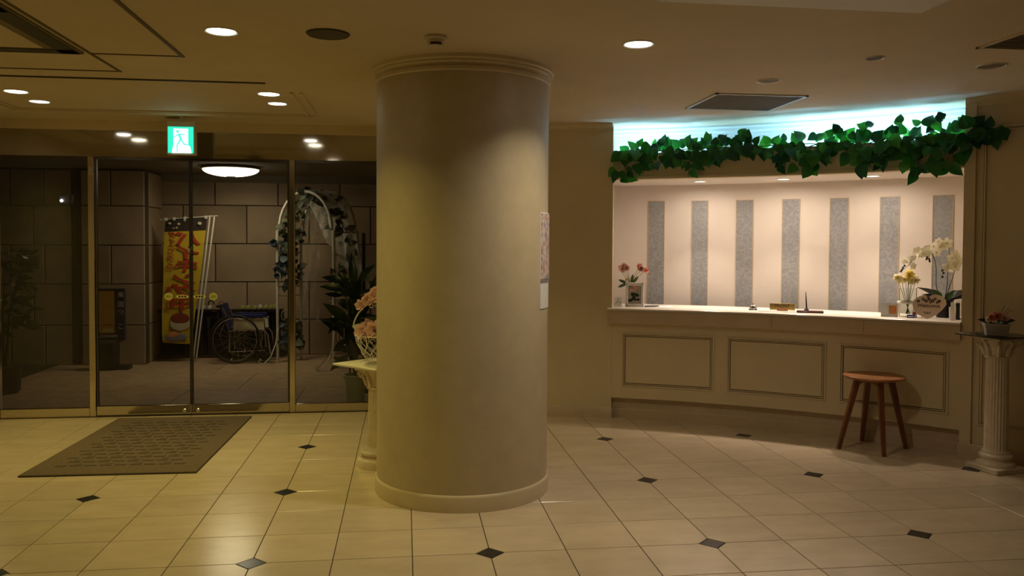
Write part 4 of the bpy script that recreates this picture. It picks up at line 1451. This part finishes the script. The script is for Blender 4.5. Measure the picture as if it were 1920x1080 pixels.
# photo x, mean upper reach, mean lower reach (metres about the ledge at z 2.35), leaves per 10 px
prof = [(1152, .04, .14, 3.0), (1168, .06, .26, 4.6), (1185, .08, .13, 4.4), (1210, .10, .10, 4.0), (1240, .11, .12, 4.0), (1265, .10, .10, 3.4), (1285, .09, .22, 4.2), (1310, .08, .18, 4.4),
        (1335, .13, .10, 3.8), (1360, .13, .07, 3.2), (1380, .15, .06, 3.0), (1400, .14, .00, 2.6), (1425, .10, -.02, 2.4), (1445, .08, .08, 3.6), (1465, .07, .18, 5.2), (1495, .09, .19, 5.2), (1520, .10, .22, 5.4), (1545, .09, .14, 4.4),
        (1565, .11, .06, 3.6), (1585, .13, .10, 4.0), (1610, .14, .20, 4.8), (1640, .13, .20, 5.0), (1665, .12, .18, 4.6), (1690, .13, .24, 4.8), (1715, .13, .28, 5.4), (1740, .14, .26, 5.6), (1765, .18, .20, 5.4), (1785, .20, .25, 5.2),
        (1805, .20, .16, 4.4), (1825, .16, .10, 3.4), (1842, .10, .04, 2.6), (1860, .06, .02, 1.6), (1880, .05, .05, 1.3), (1896, .03, .02, .8)]
import bisect
def pv(px):
    i = max(1, min(len(prof) - 1, bisect.bisect([q[0] for q in prof], px)))
    a, b = prof[i - 1], prof[i]
    t = (px - a[0]) / (b[0] - a[0])
    return [a[k] + (b[k] - a[k]) * t for k in (1, 2, 3)]
px = 1153.0
cnt_ = 0
stems = []
while px < 1897:
    up, dn, dens = pv(px)
    a = px2a(px)
    wall_ = a > 49.0
    u = random.random()
    # most leaves near the ledge, some reaching up into the light or hanging down
    zz = 2.345 + (random.uniform(-dn, up) if u < .72 else random.uniform(-.05, .06))
    over = zz > 2.37
    R = (random.uniform(5.53, 5.68) if over else random.uniform(5.44, 5.515)) if not wall_ else random.uniform(5.38, 5.45)
    pos = arc(a, R, zz) - iv0
    inward = (arc(a, 5.0) - arc(a, 5.5)).normalized()
    tang = Vector((inward.y, -inward.x, 0))
    n = inward + tang * random.uniform(-.8, .8) + Vector((0, 0, random.uniform(-.3, .9)))
    upv = Vector((0, 0, -1)) * random.uniform(.3, 1.1) + tang * random.uniform(-1, 1) + inward * random.uniform(-.1, .5)
    if over and random.random() < .75:
        upv = Vector((0, 0, .8)) + tang * random.uniform(-1, 1) + inward * random.uniform(-.1, .3)
    s = random.uniform(.055, .105)
    if not over and wall_ is False and random.random() < .35:
        s *= 1.15
    me = random.choice(IVY[:2] + IVY) if not wall_ else random.choice((IVY[0], IVY[2]))
    put('leaf', me, ivy, pos, n, upv, s, random.uniform(.85, 1.15))
    cnt_ += 1
    px += 10.0 / dens * random.uniform(.75, 1.25) * .93
vine = MB()
for q in range(3):
    pts = []
    for k in range(46):
        x = 1150 + 720 * k / 45
        a = px2a(x)
        R = (5.515 if a < 49 else 5.43) - q * .012
        pts.append(arc(a, R, 2.352 + .02 * math.sin(k * .9 + q * 2)) - iv0)
    vine.tube(pts, .004, 5)
for (x, z1) in ((1170, 2.10), (1205, 2.16), (1290, 2.13), (1330, 2.2), (1470, 2.14), (1520, 2.12), (1640, 2.13), (1720, 2.08), (1785, 2.08)):
    a = px2a(x)
    vine.tube([arc(a, 5.52, 2.36) - iv0, arc(a, 5.48, 2.30) - iv0, arc(a + .15, 5.49, (2.3 + z1) / 2) - iv0, arc(a + .05, 5.49, z1) - iv0], .003, 5)
for (x, z1) in ((1235, 2.49), (1345, 2.50), (1400, 2.53), (1565, 2.52), (1620, 2.54), (1680, 2.55), (1760, 2.58)):
    a = px2a(x)
    vine.tube([arc(a, 5.54, 2.35) - iv0, arc(a + .1, 5.55, 2.42) - iv0, arc(a - .2, 5.53, z1 - .03) - iv0], .0025, 5)
    for q in range(3):
        put('leaf', random.choice(IVY), ivy, arc(a - .25 + q * .2, 5.53, z1 - .09 + q * .02) - iv0, (-.6, -.75, .2), (random.uniform(-1, 1), 0, random.uniform(-.5, 1)), .065)
vine.build('vine', 'stem_green', ivy)
# ================================================================== PORCH THINGS
# ---- ceiling lamp
LX, LY = -2.10, 10.45
pl_ = thing('porch_ceiling_lamp', 'ribbed white glass ceiling lamp glowing on the porch', 'ceiling lamp', (LX, LY, 2.475))
ZL = -.035
prof_ = [(.33 * math.cos(t), ZL - .088 * math.sin(t)) for t in [q * math.pi / 2 / 10 for q in range(11)]]
prof_[-1] = (.03, prof_[-1][1])
MB().lathe(prof_, n=120, flute=60, fdepth=.008, frange=(0, 9)).build('ribbed_bowl', 'lamp_porch', pl_, smooth=60)
MB().lathe([(.34, ZL + .002), (.345, ZL + .015), (.30, 0)], n=60).build('ceiling_plate', 'porch_ceiling', pl_)
MB().lathe([(.055, ZL - .098), (.058, ZL - .086), (.05, ZL - .080)], n=24).build('cap', 'steel_dark', pl_)
area_lamp('porch_lamp', (0, 0, ZL - .11), P_PORCH, (1.0, .86, .62), .5, 175, pl_)

# ---- banner on poles (seen from behind, so its print reads mirrored)
YB = 11.12
bn = thing('vertical_banner', 'tall yellow fabric banner with red characters outside the left glass door', 'banner', (at(340, 672, Y=YB).x, YB, 0))
def bl(x, y, dy=0.0):
    p = at(x, y, Y=YB)
    return Vector((p.x - bn.location.x, dy, p.z))
def quad_sheet(rows_, dy0, dy1):
    """sheet between left and right pixel edges given per row"""
    mb = MB()
    vs_, fs = [], []
    n = 6
    for (xl, yl, xr, yr) in rows_:
        for k in range(n + 1):
            t = k / n
            p = bl(xl + (xr - xl) * t, yl + (yr - yl) * t)
            wv = .012 * math.sin(t * 7 + yl * .05)
            vs_ += [(p.x, dy0 + wv, p.z), (p.x, dy1 + wv, p.z)]
    W = (n + 1) * 2
    for i in range(len(rows_) - 1):
        for k in range(n):
            a = i * W + k * 2
            fs += [(a, a + 2, a + W + 2, a + W), (a + 1, a + W + 1, a + W + 3, a + 3)]
        fs += [(i * W, i * W + W, i * W + W + 1, i * W + 1), (i * W + W - 2, i * W + W - 1, i * W + 2 * W - 1, i * W + 2 * W - 2)]
    mb.add(vs_, fs)
    return mb
quad_sheet([(310, 411, 387, 407), (309, 420, 387, 417), (308.5, 435, 386, 432)], -.002, .002).build('dark_header', 'banner_dark', bn, smooth=60)
quad_sheet([(308.5, 435, 386, 432), (307, 470, 382, 468), (306.5, 510, 377, 509), (305, 550, 371, 549), (304, 590, 366, 589), (304, 625, 362, 626), (305, 643, 358, 645)], -.002, .002).build('cloth', 'banner_yellow', bn, smooth=60)
cloth = bn.children[-1]
hd_ = MB()
for (x, y, r) in ((319, 419, .018), (336, 420, .02), (332, 427, .016), (375, 419, .026), (347, 414, .012), (326, 428, .012)):
    p = bl(x, y, -.018)
    hd_.ball(p, r, 8, 5, 0, (1, .1, .8))
hd_.build('header_print', 'banner_cream', bn)
big = [('バ', 353.5, 450), ('イ', 352, 475), ('キ', 350, 499.5), ('ン', 347.5, 523), ('グ', 345, 547), ('中', 342, 571)]
for ch, x, y in big:
    o = link('large_character', text_mesh(ch, .205, 'print_red', .0008, .0055), cloth)
    p = bl(x, y, -.019)
    o.matrix_basis = Matrix.Translation(p) @ Matrix.Rotation(R_(90), 4, 'X') @ Matrix.Diagonal((-1.62, .92, 1, 1))
sm_ = 'ダイニングの本イエ'
ys_ = [441, 453, 464, 475, 487, 500, 543, 566, 578]
for k, ch in enumerate(sm_):
    o = link('small_character', text_mesh(ch, .095, 'print_red', .0006, .002), cloth)
    p = bl(324 - (ys_[k] - 441) * .07, ys_[k], -.019)
    o.matrix_basis = Matrix.Translation(p) @ Matrix.Rotation(R_(90), 4, 'X') @ Matrix.Diagonal((-1.05, .9, 1, 1))
ill = MB()
p = bl(338, 606, -.016)
ill.ball((p.x, -.016, p.z), .125, 20, 10, 0, (1, .03, .8))
p = bl(338, 597, -.02)
ill.ball((p.x, -.018, p.z), .118, 20, 10, 1, (1, .03, .62))
p = bl(330, 632, -.016)
ill.ball((p.x, -.018, p.z), .15, 20, 8, 2, (1, .03, .36))
p = bl(326, 627, -.02)
ill.ball((p.x, -.021, p.z), .06, 14, 8, 3, (1.2, .03, .7))
ill.build('printed_illustration', ['banner_cream', 'banner_hair', 'print_grey', 'print_orange'], cloth)
for (xt, xb) in ((393, 362), (401.5, 367.5)):
    MB().tube([bl(xb, 671, .02), bl(xt, 404, .02)], .011, 8).build('pole', 'white_wire', bn)
MB().tube([bl(300, 412, .01), bl(408, 404.5, .01)], .006, 6).build('cross_bar', 'white_wire', bn)
for x, y in ((311, 411), (327, 410), (347, 409), (386, 407)):
    p = bl(x, y)
    MB().box((p.x - .016, -.014, p.z - .022), (p.x + .016, .016, p.z + .018)).build('loop', 'knob_white', bn, smooth=0)

# ---- umbrella rack along the wall
YR = 11.58
x0, x1 = at(289, 600, Y=YR).x, at(532, 600, Y=YR).x
rk = thing('umbrella_rack', 'long dark umbrella locker rack with coloured knobs against the porch wall', 'umbrella rack', ((x0 + x1) / 2, YR, 0))
hw = (x1 - x0) / 2
zt = at(400, 580, Y=YR).z
MB().box((-hw, .02, .02), (hw, .05, zt - .02)).build('back_panel', 'rack_dark', rk, smooth=0)
MB().box((-hw, -.10, 0), (hw, .05, .035)).build('drip_tray', 'rack_dark', rk, smooth=0)
MB().box((-hw, -.10, zt - .03), (hw, -.05, zt)).build('top_rail', 'rack_dark', rk, smooth=0)
MB().box((-hw, -.02, zt - .03), (hw, .05, zt)).build('top_rail', 'rack_dark', rk, smooth=0)
post = MB().box((-.012, -.10, .03), (.012, .05, zt)).mesh('post', 'rack_dark', smooth=0)
for k in range(9):
    link('post', post, rk, (-hw + .012 + (2 * hw - .024) * k / 8, 0, 0))
bar = MB().tube([(0, -.075, .03), (0, -.075, zt - .02)], .006, 6).mesh('bar', 'rack_dark')
for k in range(24):
    link('bar', bar, rk, (-hw + .06 + (2 * hw - .12) * k / 23, 0, 0))
kg = MB().lathe([(.010, 0), (.026, .004), (.030, .014), (.026, .026), (.012, .030)], n=16).xform(Matrix.Rotation(R_(90), 4, 'X')).mesh('knob', 'knob_green')
kw = MB().lathe([(.010, 0), (.026, .004), (.030, .014), (.026, .026), (.012, .030)], n=16).xform(Matrix.Rotation(R_(90), 4, 'X')).mesh('knob', 'knob_white')
for (x, y, me) in ((310, 577, kw), (330, 577, kg), (382, 576, kw), (394, 576, kw), (413, 576, kg), (455.5, 576, kg), (466, 576, kg), (478.5, 576, kg), (488.5, 575, kw), (499, 575, kg), (508.5, 575, kg), (517, 574, kg)):
    p = at(x, y, Y=YR - .10)
    link('knob', me, rk, (p.x - rk.location.x, -.10, p.z))
# umbrellas hooked in the rack
for k, (x, y) in enumerate(((391, 566), (411, 567))):
    p = at(x, y, Y=YR - .03)
    u_ = thing('folded_umbrella', ['folded dark umbrella with a crook handle, nearer the banner', 'folded dark umbrella with a crook handle, nearer the wheelchair'][k], 'umbrella', (p.x, YR - .035, .04), 0, 'umbrellas in the rack')
    hz = p.z - .04
    MB().lathe([(.006, 0), (.012, .05), (.024, .30), (.026, hz - .16), (.012, hz - .10)], n=14).build('canopy', 'banner_dark', u_)
    MB().tube([(0, 0, hz - .12), (0, 0, hz - .02)] + [(.035 - .035 * math.cos(t), 0, hz - .02 + .035 * math.sin(t)) for t in [q * math.pi / 8 for q in range(1, 10)]], .008, 8).build('crook_handle', 'brown_wood' if k else 'black_plastic', u_)

# ---- wheelchair, side on
WX, WY, WR = -2.145, 11.08, .315
wc = thing('wheelchair', 'blue wheelchair with a large rear wheel parked by the porch wall', 'wheelchair', (WX, WY, 0))
for dy in (-.20, .24):
    wm = MB().tube([(WR - .014) * Vector((math.cos(2 * math.pi * k / 40), 0, math.sin(2 * math.pi * k / 40))) + Vector((0, dy, WR)) for k in range(40)], .014, 8, closed=True)
    wh = wm.build('rear_wheel', 'tyre', wc)
    rm = MB().tube([(WR - .045) * Vector((math.cos(2 * math.pi * k / 36), 0, math.sin(2 * math.pi * k / 36))) + Vector((0, dy - .02, WR)) for k in range(36)], .006, 6, closed=True)
    rm.build('hand_rim', 'chrome', wh)
    sp_ = MB()
    for k in range(18):
        a = 2 * math.pi * k / 18
        sp_.tube([(.02 * math.cos(a + .4), dy, WR + .02 * math.sin(a + .4)), ((WR - .02) * math.cos(a), dy, WR + (WR - .02) * math.sin(a))], .0014, 4)
    sp_.build('spokes', 'chrome', wh)
    MB().lathe([(.024, -.03), (.026, 0), (.024, .03)], n=14).xform(Matrix.Translation((0, dy, WR)) @ Matrix.Rotation(R_(90), 4, 'X')).build('hub', 'steel_dark', wh)
    sx = dy * .75
    # side frame
    MB().tube([(-.09, sx, .40), (-.12, sx, .62), (-.17, sx, .72), (-.25, sx, .735)], .011, 8).build('back_tube', 'chrome', wc)
    MB().tube([(-.24, sx, .735), (-.16, sx, .725)], .017, 8).build('grip', 'black_plastic', wc)
    MB().tube([(-.10, sx, .42), (.22, sx, .43), (.36, sx, .42), (.40, sx, .36), (.43, sx, .12)], .010, 8).build('seat_tube', 'chrome', wc)
    MB().tube([(-.08, sx, .15), (.36, sx, .17)], .010, 8).build('lower_tube', 'chrome', wc)
    MB().tube([(-.08, sx, .40), (-.08, sx, .15)], .010, 8).build('upright', 'chrome', wc)
    MB().tube([(.30, sx, .43), (.32, sx, .17)], .010, 8).build('upright', 'chrome', wc)
    MB().bbox((-.04, sx - .022, .585), (.34, sx + .022, .628), .008).build('armrest', 'seat_blue', wc)
    MB().tube([(-.10, sx, .58), (.30, sx, .58), (.35, sx, .56), (.36, sx, .43)], .009, 8).build('arm_tube', 'chrome', wc)
    MB().bbox((-.03, sx - .004, .43), (.36, sx + .004, .575), .003).build('side_guard', 'wc_cream', wc)
    cw = MB().tube([.065 * Vector((math.cos(2 * math.pi * k / 20), 0, math.sin(2 * math.pi * k / 20))) + Vector((.33, sx, .08)) for k in range(20)], .015, 8, closed=True)
    cw.tube([(.33, sx, .08), (.33, sx, .18)], .012, 6)
    cw.build('castor', 'tyre', wc)
    MB().box((.36, sx - .06 if sx > 0 else sx - .02, .10), (.455, sx + .02 if sx > 0 else sx + .06, .115)).build('footplate', 'black_plastic', wc, smooth=0)
MB().bbox((-.10, -.15, .425), (.30, .18, .455), .012).build('seat', 'seat_blue', wc)
bk_ = MB().bbox((-.02, -.16, .0), (.02, .19, .37), .012)
bk_.xform(Matrix.Translation((-.10, 0, .40)) @ Matrix.Rotation(R_(-14), 4, 'Y')).build('backrest', 'seat_blue', wc)

# ---- wedding arch
A1, A2, A3 = Vector((-1.634, 11.0, 0)), Vector((-1.365, 11.23, 0)), Vector((-.865, 10.38, 0))
A4 = A3 + A2 - A1
ar = thing('garden_arch', 'white metal garden arch wound with dusty artificial ivy on the porch', 'arch', (A1 + A3) / 2)
a0_ = ar.location.copy()
ZS, ZA = 1.70, 2.19
def hoop(p, q):
    p, q = p - a0_, q - a0_
    c = (p + q) / 2
    pts = [p + Vector((0, 0, 0)), p + Vector((0, 0, ZS * .5)), p + Vector((0, 0, ZS))]
    for k in range(0, 17):
        t = math.pi * k / 16
        v_ = c + (p - c) * math.cos(t) * .93
        pts.append(Vector((v_.x, v_.y, ZS + .01 + (ZA - ZS) * math.sin(t))))
    pts += [q + Vector((0, 0, ZS)), q + Vector((0, 0, ZS * .5)), q]
    return pts
for p, q in ((A1, A3), (A2, A4)):
    MB().tube(hoop(p, q), .019, 8).build('hoop', 'white_wire', ar)
for p, q in ((A1, A2), (A3, A4)):
    for z in (.05, .27, .86, .98, 1.42, 1.68):
        MB().tube([p - a0_ + Vector((0, 0, z)), q - a0_ + Vector((0, 0, z))], .011, 6).build('rung', 'white_wire', ar)
    cu = MB()
    for z in (.40, .62, 1.12, 1.30):
        for s in (-1, 1):
            pts = []
            for k in range(14):
                t = k / 13 * 2.4 * math.pi
                r = .12 * (1 - k / 16)
                v_ = (p + q) / 2 - a0_ + (q - p).normalized() * (s * (.08 - r * .55 * math.cos(t)))
                pts.append((v_.x, v_.y, z + s * .03 + r * .8 * math.sin(t)))
            cu.tube(pts, .006, 5)
    cu.build('scrollwork', 'white_wire', ar)
for z_ in (4, 8, 12):
    t = math.pi * z_ / 16
    h1_, h2_ = hoop(A1, A3)[3 + z_], hoop(A2, A4)[3 + z_]
    MB().tube([h1_, h2_], .007, 6).build('cross_bar', 'white_wire', ar)
for p, sg in ((A1, -1), (A3, -1)):
    b0 = p - a0_
    pts = [b0 + Vector((.01, -.01, .45)), b0 + Vector((-.01, -.10, .25)), b0 + Vector((-.06, -.19, .09)), b0 + Vector((-.13, -.24, .018)), b0 + Vector((-.17, -.25, .012)), b0 + Vector((-.20, -.25, .05)), b0 + Vector((-.18, -.25, .075)), b0 + Vector((-.165, -.25, .055))]
    MB().tube(pts, .0075, 6).build('curled_foot', 'white_wire', ar)
random.seed(31)
for k in range(230):
    m_ = random.random()
    if m_ < .45:      # left side panel
        t, z = random.random(), random.choice((random.uniform(.95, 1.75), random.uniform(1.1, 1.7), random.uniform(.2, .5)))
        p = A1.lerp(A2, t)
        me = DUSTY[2] if z < 1.6 and t < .6 and random.random() < .6 else DUSTY[0]
    elif m_ < .85:    # over the top
        t = random.uniform(.0, math.pi)
        h_ = hoop(A1, A3)[3 + int(t / math.pi * 16)] + a0_
        p = h_ + (A2 - A1) * random.random()
        z = p.z - random.uniform(0, .12)
        me = DUSTY[0]
    else:             # right side
        p = A3.lerp(A4, random.random()); z = random.uniform(.5, 1.8)
        me = DUSTY[0]
    q = Vector((p.x, p.y, 0)) - a0_ + Vector((random.uniform(-.05, .05), random.uniform(-.07, .03), z))
    put('leaf', me, ar, q, (random.uniform(-.8, .8), -1, random.uniform(-.3, .8)), (random.uniform(-1, 1), random.uniform(-.4, .2), random.uniform(-1, .6)), random.uniform(.06, .11))
for (x, z, r) in ((-.16, 1.55, .05), (-.05, 1.25, .045), (-.12, 1.12, .045)):
    put('blossom', bloom_mesh('blossom', 'ivy_blue', 6, 'ivy_blue', .8, .4, 2), ar, A1 - a0_ + Vector((.12 + x, -.03, z)), (0, -1, .2), (0, 0, 1), r)
# tulle veil over the right half of the arch
tv = thing('tulle_veil', 'sheer white tulle draped over the right half of the garden arch', 'veil', a0_)
vl = MB()
nU, nV = 26, 12
vs_, fs = [], []
H1, H2 = hoop(A1, A3), hoop(A2, A4)
for i in range(nU + 1):
    u = i / nU
    k = 9 + u * 10.0
    i0 = min(int(k), 18)
    fr_ = k - i0
    for j in range(nV + 1):
        v_ = j / nV
        p = H1[i0].lerp(H1[i0 + 1], fr_).lerp(H2[i0].lerp(H2[i0 + 1], fr_), v_ * 1.08 - .04)
        w_ = max(0, u - .55) / .45
        off = Vector((.06 * w_ + .03 * math.sin(v_ * 14 + u * 5) + .12 * w_ * v_, -.05 * w_ + .025 * math.sin(v_ * 9 + 1), .022 + .012 * math.sin(v_ * 17)))
        dz = -.75 * max(0, u - .62) / .38 * (0.55 + .45 * v_)
        vs_.append(p + off + Vector((0, 0, dz if u > .62 else 0)))
for i in range(nU):
    for j in range(nV):
        a = i * (nV + 1) + j
        fs.append((a, a + 1, a + nV + 2, a + nV + 1))
vl.add(vs_, fs)
vl.build('drape', 'tulle_dense', tv, smooth=180)
v2 = MB()
vs_, fs = [], []
for i in range(13):
    z = 2.0 - 1.45 * i / 12
    for j in range(7):
        t = j / 6
        b0 = H1[12].lerp(H1[15], .3)
        vs_.append((b0.x - .10 + t * (.16 + .04 * i / 12) - .05 * i / 12, b0.y + .10 + .03 * math.sin(t * 12 + i), z))
for i in range(12):
    for j in range(6):
        a = i * 7 + j
        fs.append((a, a + 1, a + 8, a + 7))
v2.add(vs_, fs)
v2.build('hanging_end', 'tulle', tv, smooth=180)

# swag hanging from the front hoop towards the right post
sw = MB()
vs_, fs = [], []
for i in range(15):
    u = i / 14
    for j in range(11):
        t = j / 10
        xa, ya = 572 + 72 * t, 368 + 10 * abs(t - .45)
        xb, yb = 612 + 62 * t, 455 + 62 * t
        x_ = xa + (xb - xa) * u + 7 * math.sin(t * 3.1) * u
        y_ = ya + (yb - ya) * u ** 1.2
        Y_ = 10.86 - .42 * (x_ - 572) / 70 + .22 * t + .03 * math.sin(t * 16 + u * 3) - .06 * u
        p = at(x_, y_, Y=Y_)
        vs_.append(p - a0_)
for i in range(14):
    for j in range(10):
        a = i * 11 + j
        fs.append((a, a + 1, a + 12, a + 11))
sw.add(vs_, fs)
sw.build('swag', 'tulle_swag', tv, smooth=180)

# ---- large potted plant right of the doors
pp = at(664, 756, Z=0)
pt = thing('potted_plant', 'large dark-leaved plant in a pale green pot outside the right pane', 'plant', (-.475, 8.14, 0))
MB().lathe([(.078, 0), (.084, .004), (.100, .235), (.112, .24), (.114, .262), (.100, .266), (.094, .24), (.01, .235)], n=36).build('pot', 'pot_green', pt)
MB().tube(circ(.112, .262), .010, 8, closed=True).build('pot_rim', 'knob_white', pt)
MB().lathe([(.095, .235), (.05, .245), (.01, .248)], n=20).build('soil', 'soil', pt)
def pl_loc(x, y, dy):
    p = at(x, y, Y=8.14 + dy)
    return Vector((p.x - pt.location.x, dy, p.z))
random.seed(9)
spec = [((664, 540), (660, 478), .0, 1.0), ((650, 545), (636, 510), .1, 1.0), ((645, 530), (611, 513), .0, .95), ((650, 545), (606, 531), -.05, .95), ((672, 530), (701, 497), .05, 1.1), ((672, 555), (707, 545), 0, 1.1),
        ((655, 600), (610, 571), -.08, 1.15), ((655, 610), (612, 588), 0, .95), ((668, 590), (690, 555), -.1, 1.0), ((665, 585), (640, 560), .12, 1.0), ((672, 600), (704, 590), .1, 1.0), ((660, 640), (652, 590), -.1, 1.1),
        ((668, 630), (690, 600), .0, 1.1), ((650, 650), (624, 655), .05, .95), ((665, 660), (645, 620), .08, 1.1), ((672, 660), (698, 640), -.05, 1.1), ((662, 690), (632, 668), 0, .9), ((668, 690), (690, 668), .05, .95),
        ((664, 575), (676, 520), .1, 1.0), ((660, 560), (648, 520), -.06, 1.0), ((664, 680), (658, 640), -.12, 1.1), ((668, 620), (668, 570), .14, 1.1), ((676, 575), (700, 560), -.08, 1.0), ((655, 665), (620, 690), -.05, .9), ((676, 690), (700, 690), .0, .9)]
for (b0, t0, dy, wd_) in spec:
    p, q = pl_loc(b0[0], b0[1], dy * .5), pl_loc(t0[0], t0[1], dy - .03)
    L = (q - p).length
    put('leaf', random.choice(DARK), pt, p, (random.uniform(-.4, .4), -1, random.uniform(.2, .9)), q - p, L * 1.05, wd_ * max(.75, min(1.8, .36 / L * .8)))
    MB().tube([(0, 0, .24), (p.x * .5, p.y * .5, (p.z + .24) / 2), p], .005, 5).build('stalk', 'stem_green', pt)
for k in range(30):
    p = pl_loc(random.uniform(632, 700), random.uniform(540, 690), random.uniform(-.1, .15))
    put('leaf', random.choice(DARK), pt, p, (random.uniform(-.5, .5), -1, random.uniform(0, .8)), (random.uniform(-1, 1), 0, random.uniform(-.8, .8)), random.uniform(.14, .22), 1.1)
# lantern and dark post beside the plant
ln = thing('wooden_lantern', 'small yellow house-shaped lantern among the leaves of the potted plant', 'lantern', at(656, 533, Y=8.5))
MB().box((-.032, -.03, 0), (.032, .03, .085)).build('body', 'lantern_yellow', ln, smooth=0)
MB().prism([(-.042, .085), (.042, .085), (.022, .115), (-.022, .115)], 'y', -.036, .036).build('roof', 'lantern_yellow', ln, smooth=0)
wi = MB()
for sx in (-.015, .015):
    for z in (.022, .055):
        wi.box((sx - .010, -.032, z - .010), (sx + .010, -.029, z + .012))
wi.build('window_openings', 'banner_dark', ln, smooth=0)
MB().tube([(0, 0, 0), (0, 0, -ln.location.z)], .008, 8).build('stake', 'stem_dark', ln)
bp = thing('black_post', 'thin black upright post behind the potted plant', 'post', (at(682, 500, Y=8.7).x, 8.7, 0))
zt_ = at(682, 437, Y=8.7).z
MB().bbox((-.017, -.012, .015), (.017, .012, zt_), .003).build('post', 'black_plastic', bp)
MB().bbox((-.13, -.10, 0), (.13, .10, .016), .004).build('foot', 'black_plastic', bp)

# ---- advertising stand
YS = 10.55
s0, s1 = at(181, 541, Y=YS), at(235, 638, Y=YS)
sg = thing('sign_stand', 'navy advertising stand with a yellow poster outside the left pane', 'sign stand', ((s0.x + s1.x) / 2, YS, 0))
hw, z0, z1 = (s1.x - s0.x) / 2, s1.z, s0.z
MB().bbox((-hw, -.03, z0), (hw, .03, z1), .006).build('panel', 'sign_navy', sg)
xr = hw - .115
MB().box((-hw + .006, -.034, z0 + .095), (xr, -.029, z1 - .03)).build('poster', 'sign_yellow', sg, smooth=0)
MB().box((-hw + .08, -.036, z0 + .185), (xr - .01, -.033, z0 + .20)).build('poster_line', 'print_red', sg, smooth=0)
MB().box((-hw + .08, -.036, z0 + .105), (xr - .01, -.033, z0 + .15)).build('poster_label', 'sticker_yellow', sg, smooth=0)
scr = MB()
for q, zz in enumerate((.44, .36, .27, .17)):
    scr.tube([(-hw + .02 + .03 * math.sin(t * 2 + q), -.035, z0 + zz + .03 * math.cos(t)) for t in [k * .7 for k in range(8)]], .003, 5)
scr.build('poster_script', 'banner_cream', sg)
for k, (ch, y) in enumerate((('東', 553), ('国', 571), ('つ', 585), ('こ', 612))):
    o = link('character', text_mesh(ch, .075, 'print_white', .0006), sg)
    p = at(228, y, Y=YS)
    o.matrix_basis = Matrix.Translation((p.x - sg.location.x, -.032, p.z)) @ Matrix.Rotation(R_(90), 4, 'X')
o = link('lettering', text_mesh('MAZUNOEIM', .045, 'print_white', .0006), sg)
o.matrix_basis = Matrix.Translation((-.05, -.032, z0 + .055)) @ Matrix.Rotation(R_(90), 4, 'X')
MB().bbox((-hw, -.11, .0), (xr + .02, .11, z0 - .02), .02).build('water_base', 'black_plastic', sg)
MB().bbox((xr, -.07, .0), (hw + .06, .08, .05), .012).build('foot', 'black_plastic', sg)
MB().tube([(xr - .02, 0, z0 - .05), (hw - .02, 0, z0 + .02)], .02, 8).build('bracket', 'black_plastic', sg)

# ---- far left of the porch
pl2 = thing('flowering_shrub', 'dark leafy shrub with a few pale flowers at the left photo edge', 'shrub', (at(5, 600, Y=9.0).x, 9.0, 0))
random.seed(77)
MB().lathe([(.12, 0), (.15, .02), (.17, .26), (.175, .28), (.15, .28), (.02, .26)], n=28).build('pot', 'asphalt', pl2)
trk = MB()
for k in range(6):
    a = k * 1.05
    trk.tube([(.02 * math.cos(a), .02 * math.sin(a), .25), (.07 * math.cos(a), .07 * math.sin(a), .8), (.2 * math.cos(a), .2 * math.sin(a), 1.3)], [.012, .009, .004], 6)
trk.build('stems', 'stem_dark', pl2)
for k in range(190):
    a = random.uniform(0, 6.28)
    r = .26 * math.sqrt(random.random())
    z = random.uniform(.65, 1.45)
    put('leaf', random.choice(DARK), pl2, (r * math.cos(a), r * math.sin(a), z), (random.uniform(-1, 1), -1, .5), (math.cos(a), math.sin(a), random.uniform(-.6, .8)), random.uniform(.09, .15), 1.4)
for (x, z) in ((.08, 1.25), (.20, 1.12), (.16, .98), (.05, 1.02)):
    put('blossom', B_PINK, pl2, (x, -.2, z), (0, -1, .3), (0, 0, 1), .028)
bx_ = tag(MB().bbox((-.07, -.03, -.06), (.07, .03, .09), .006).build('meter_box', 'rack_dark'), 'small dark box mounted on the far left porch wall', 'box')
bx_.location = at(61, 494, Y=YP + .03)
bx_.location.y = YP + .02
fl_ = thing('porch_casing', 'small floodlight with one bright bulb high on the left porch wall', 'casing', at(120, 373, Y=YP - .05))
MB().bbox((-.055, -.02, -.05), (.055, .07, .05), .008).build('housing', 'print_grey', fl_)
MB().tube([(.075, .03, -.05), (.085, .03, .05)], .018, 8).build('bracket', 'print_grey', fl_)
MB().ball((-.02, -.022, -.022), .017, 12, 8).build('speck', 'glow_dot', fl_)  # glowing ball added for a bright dot that is no known lamp
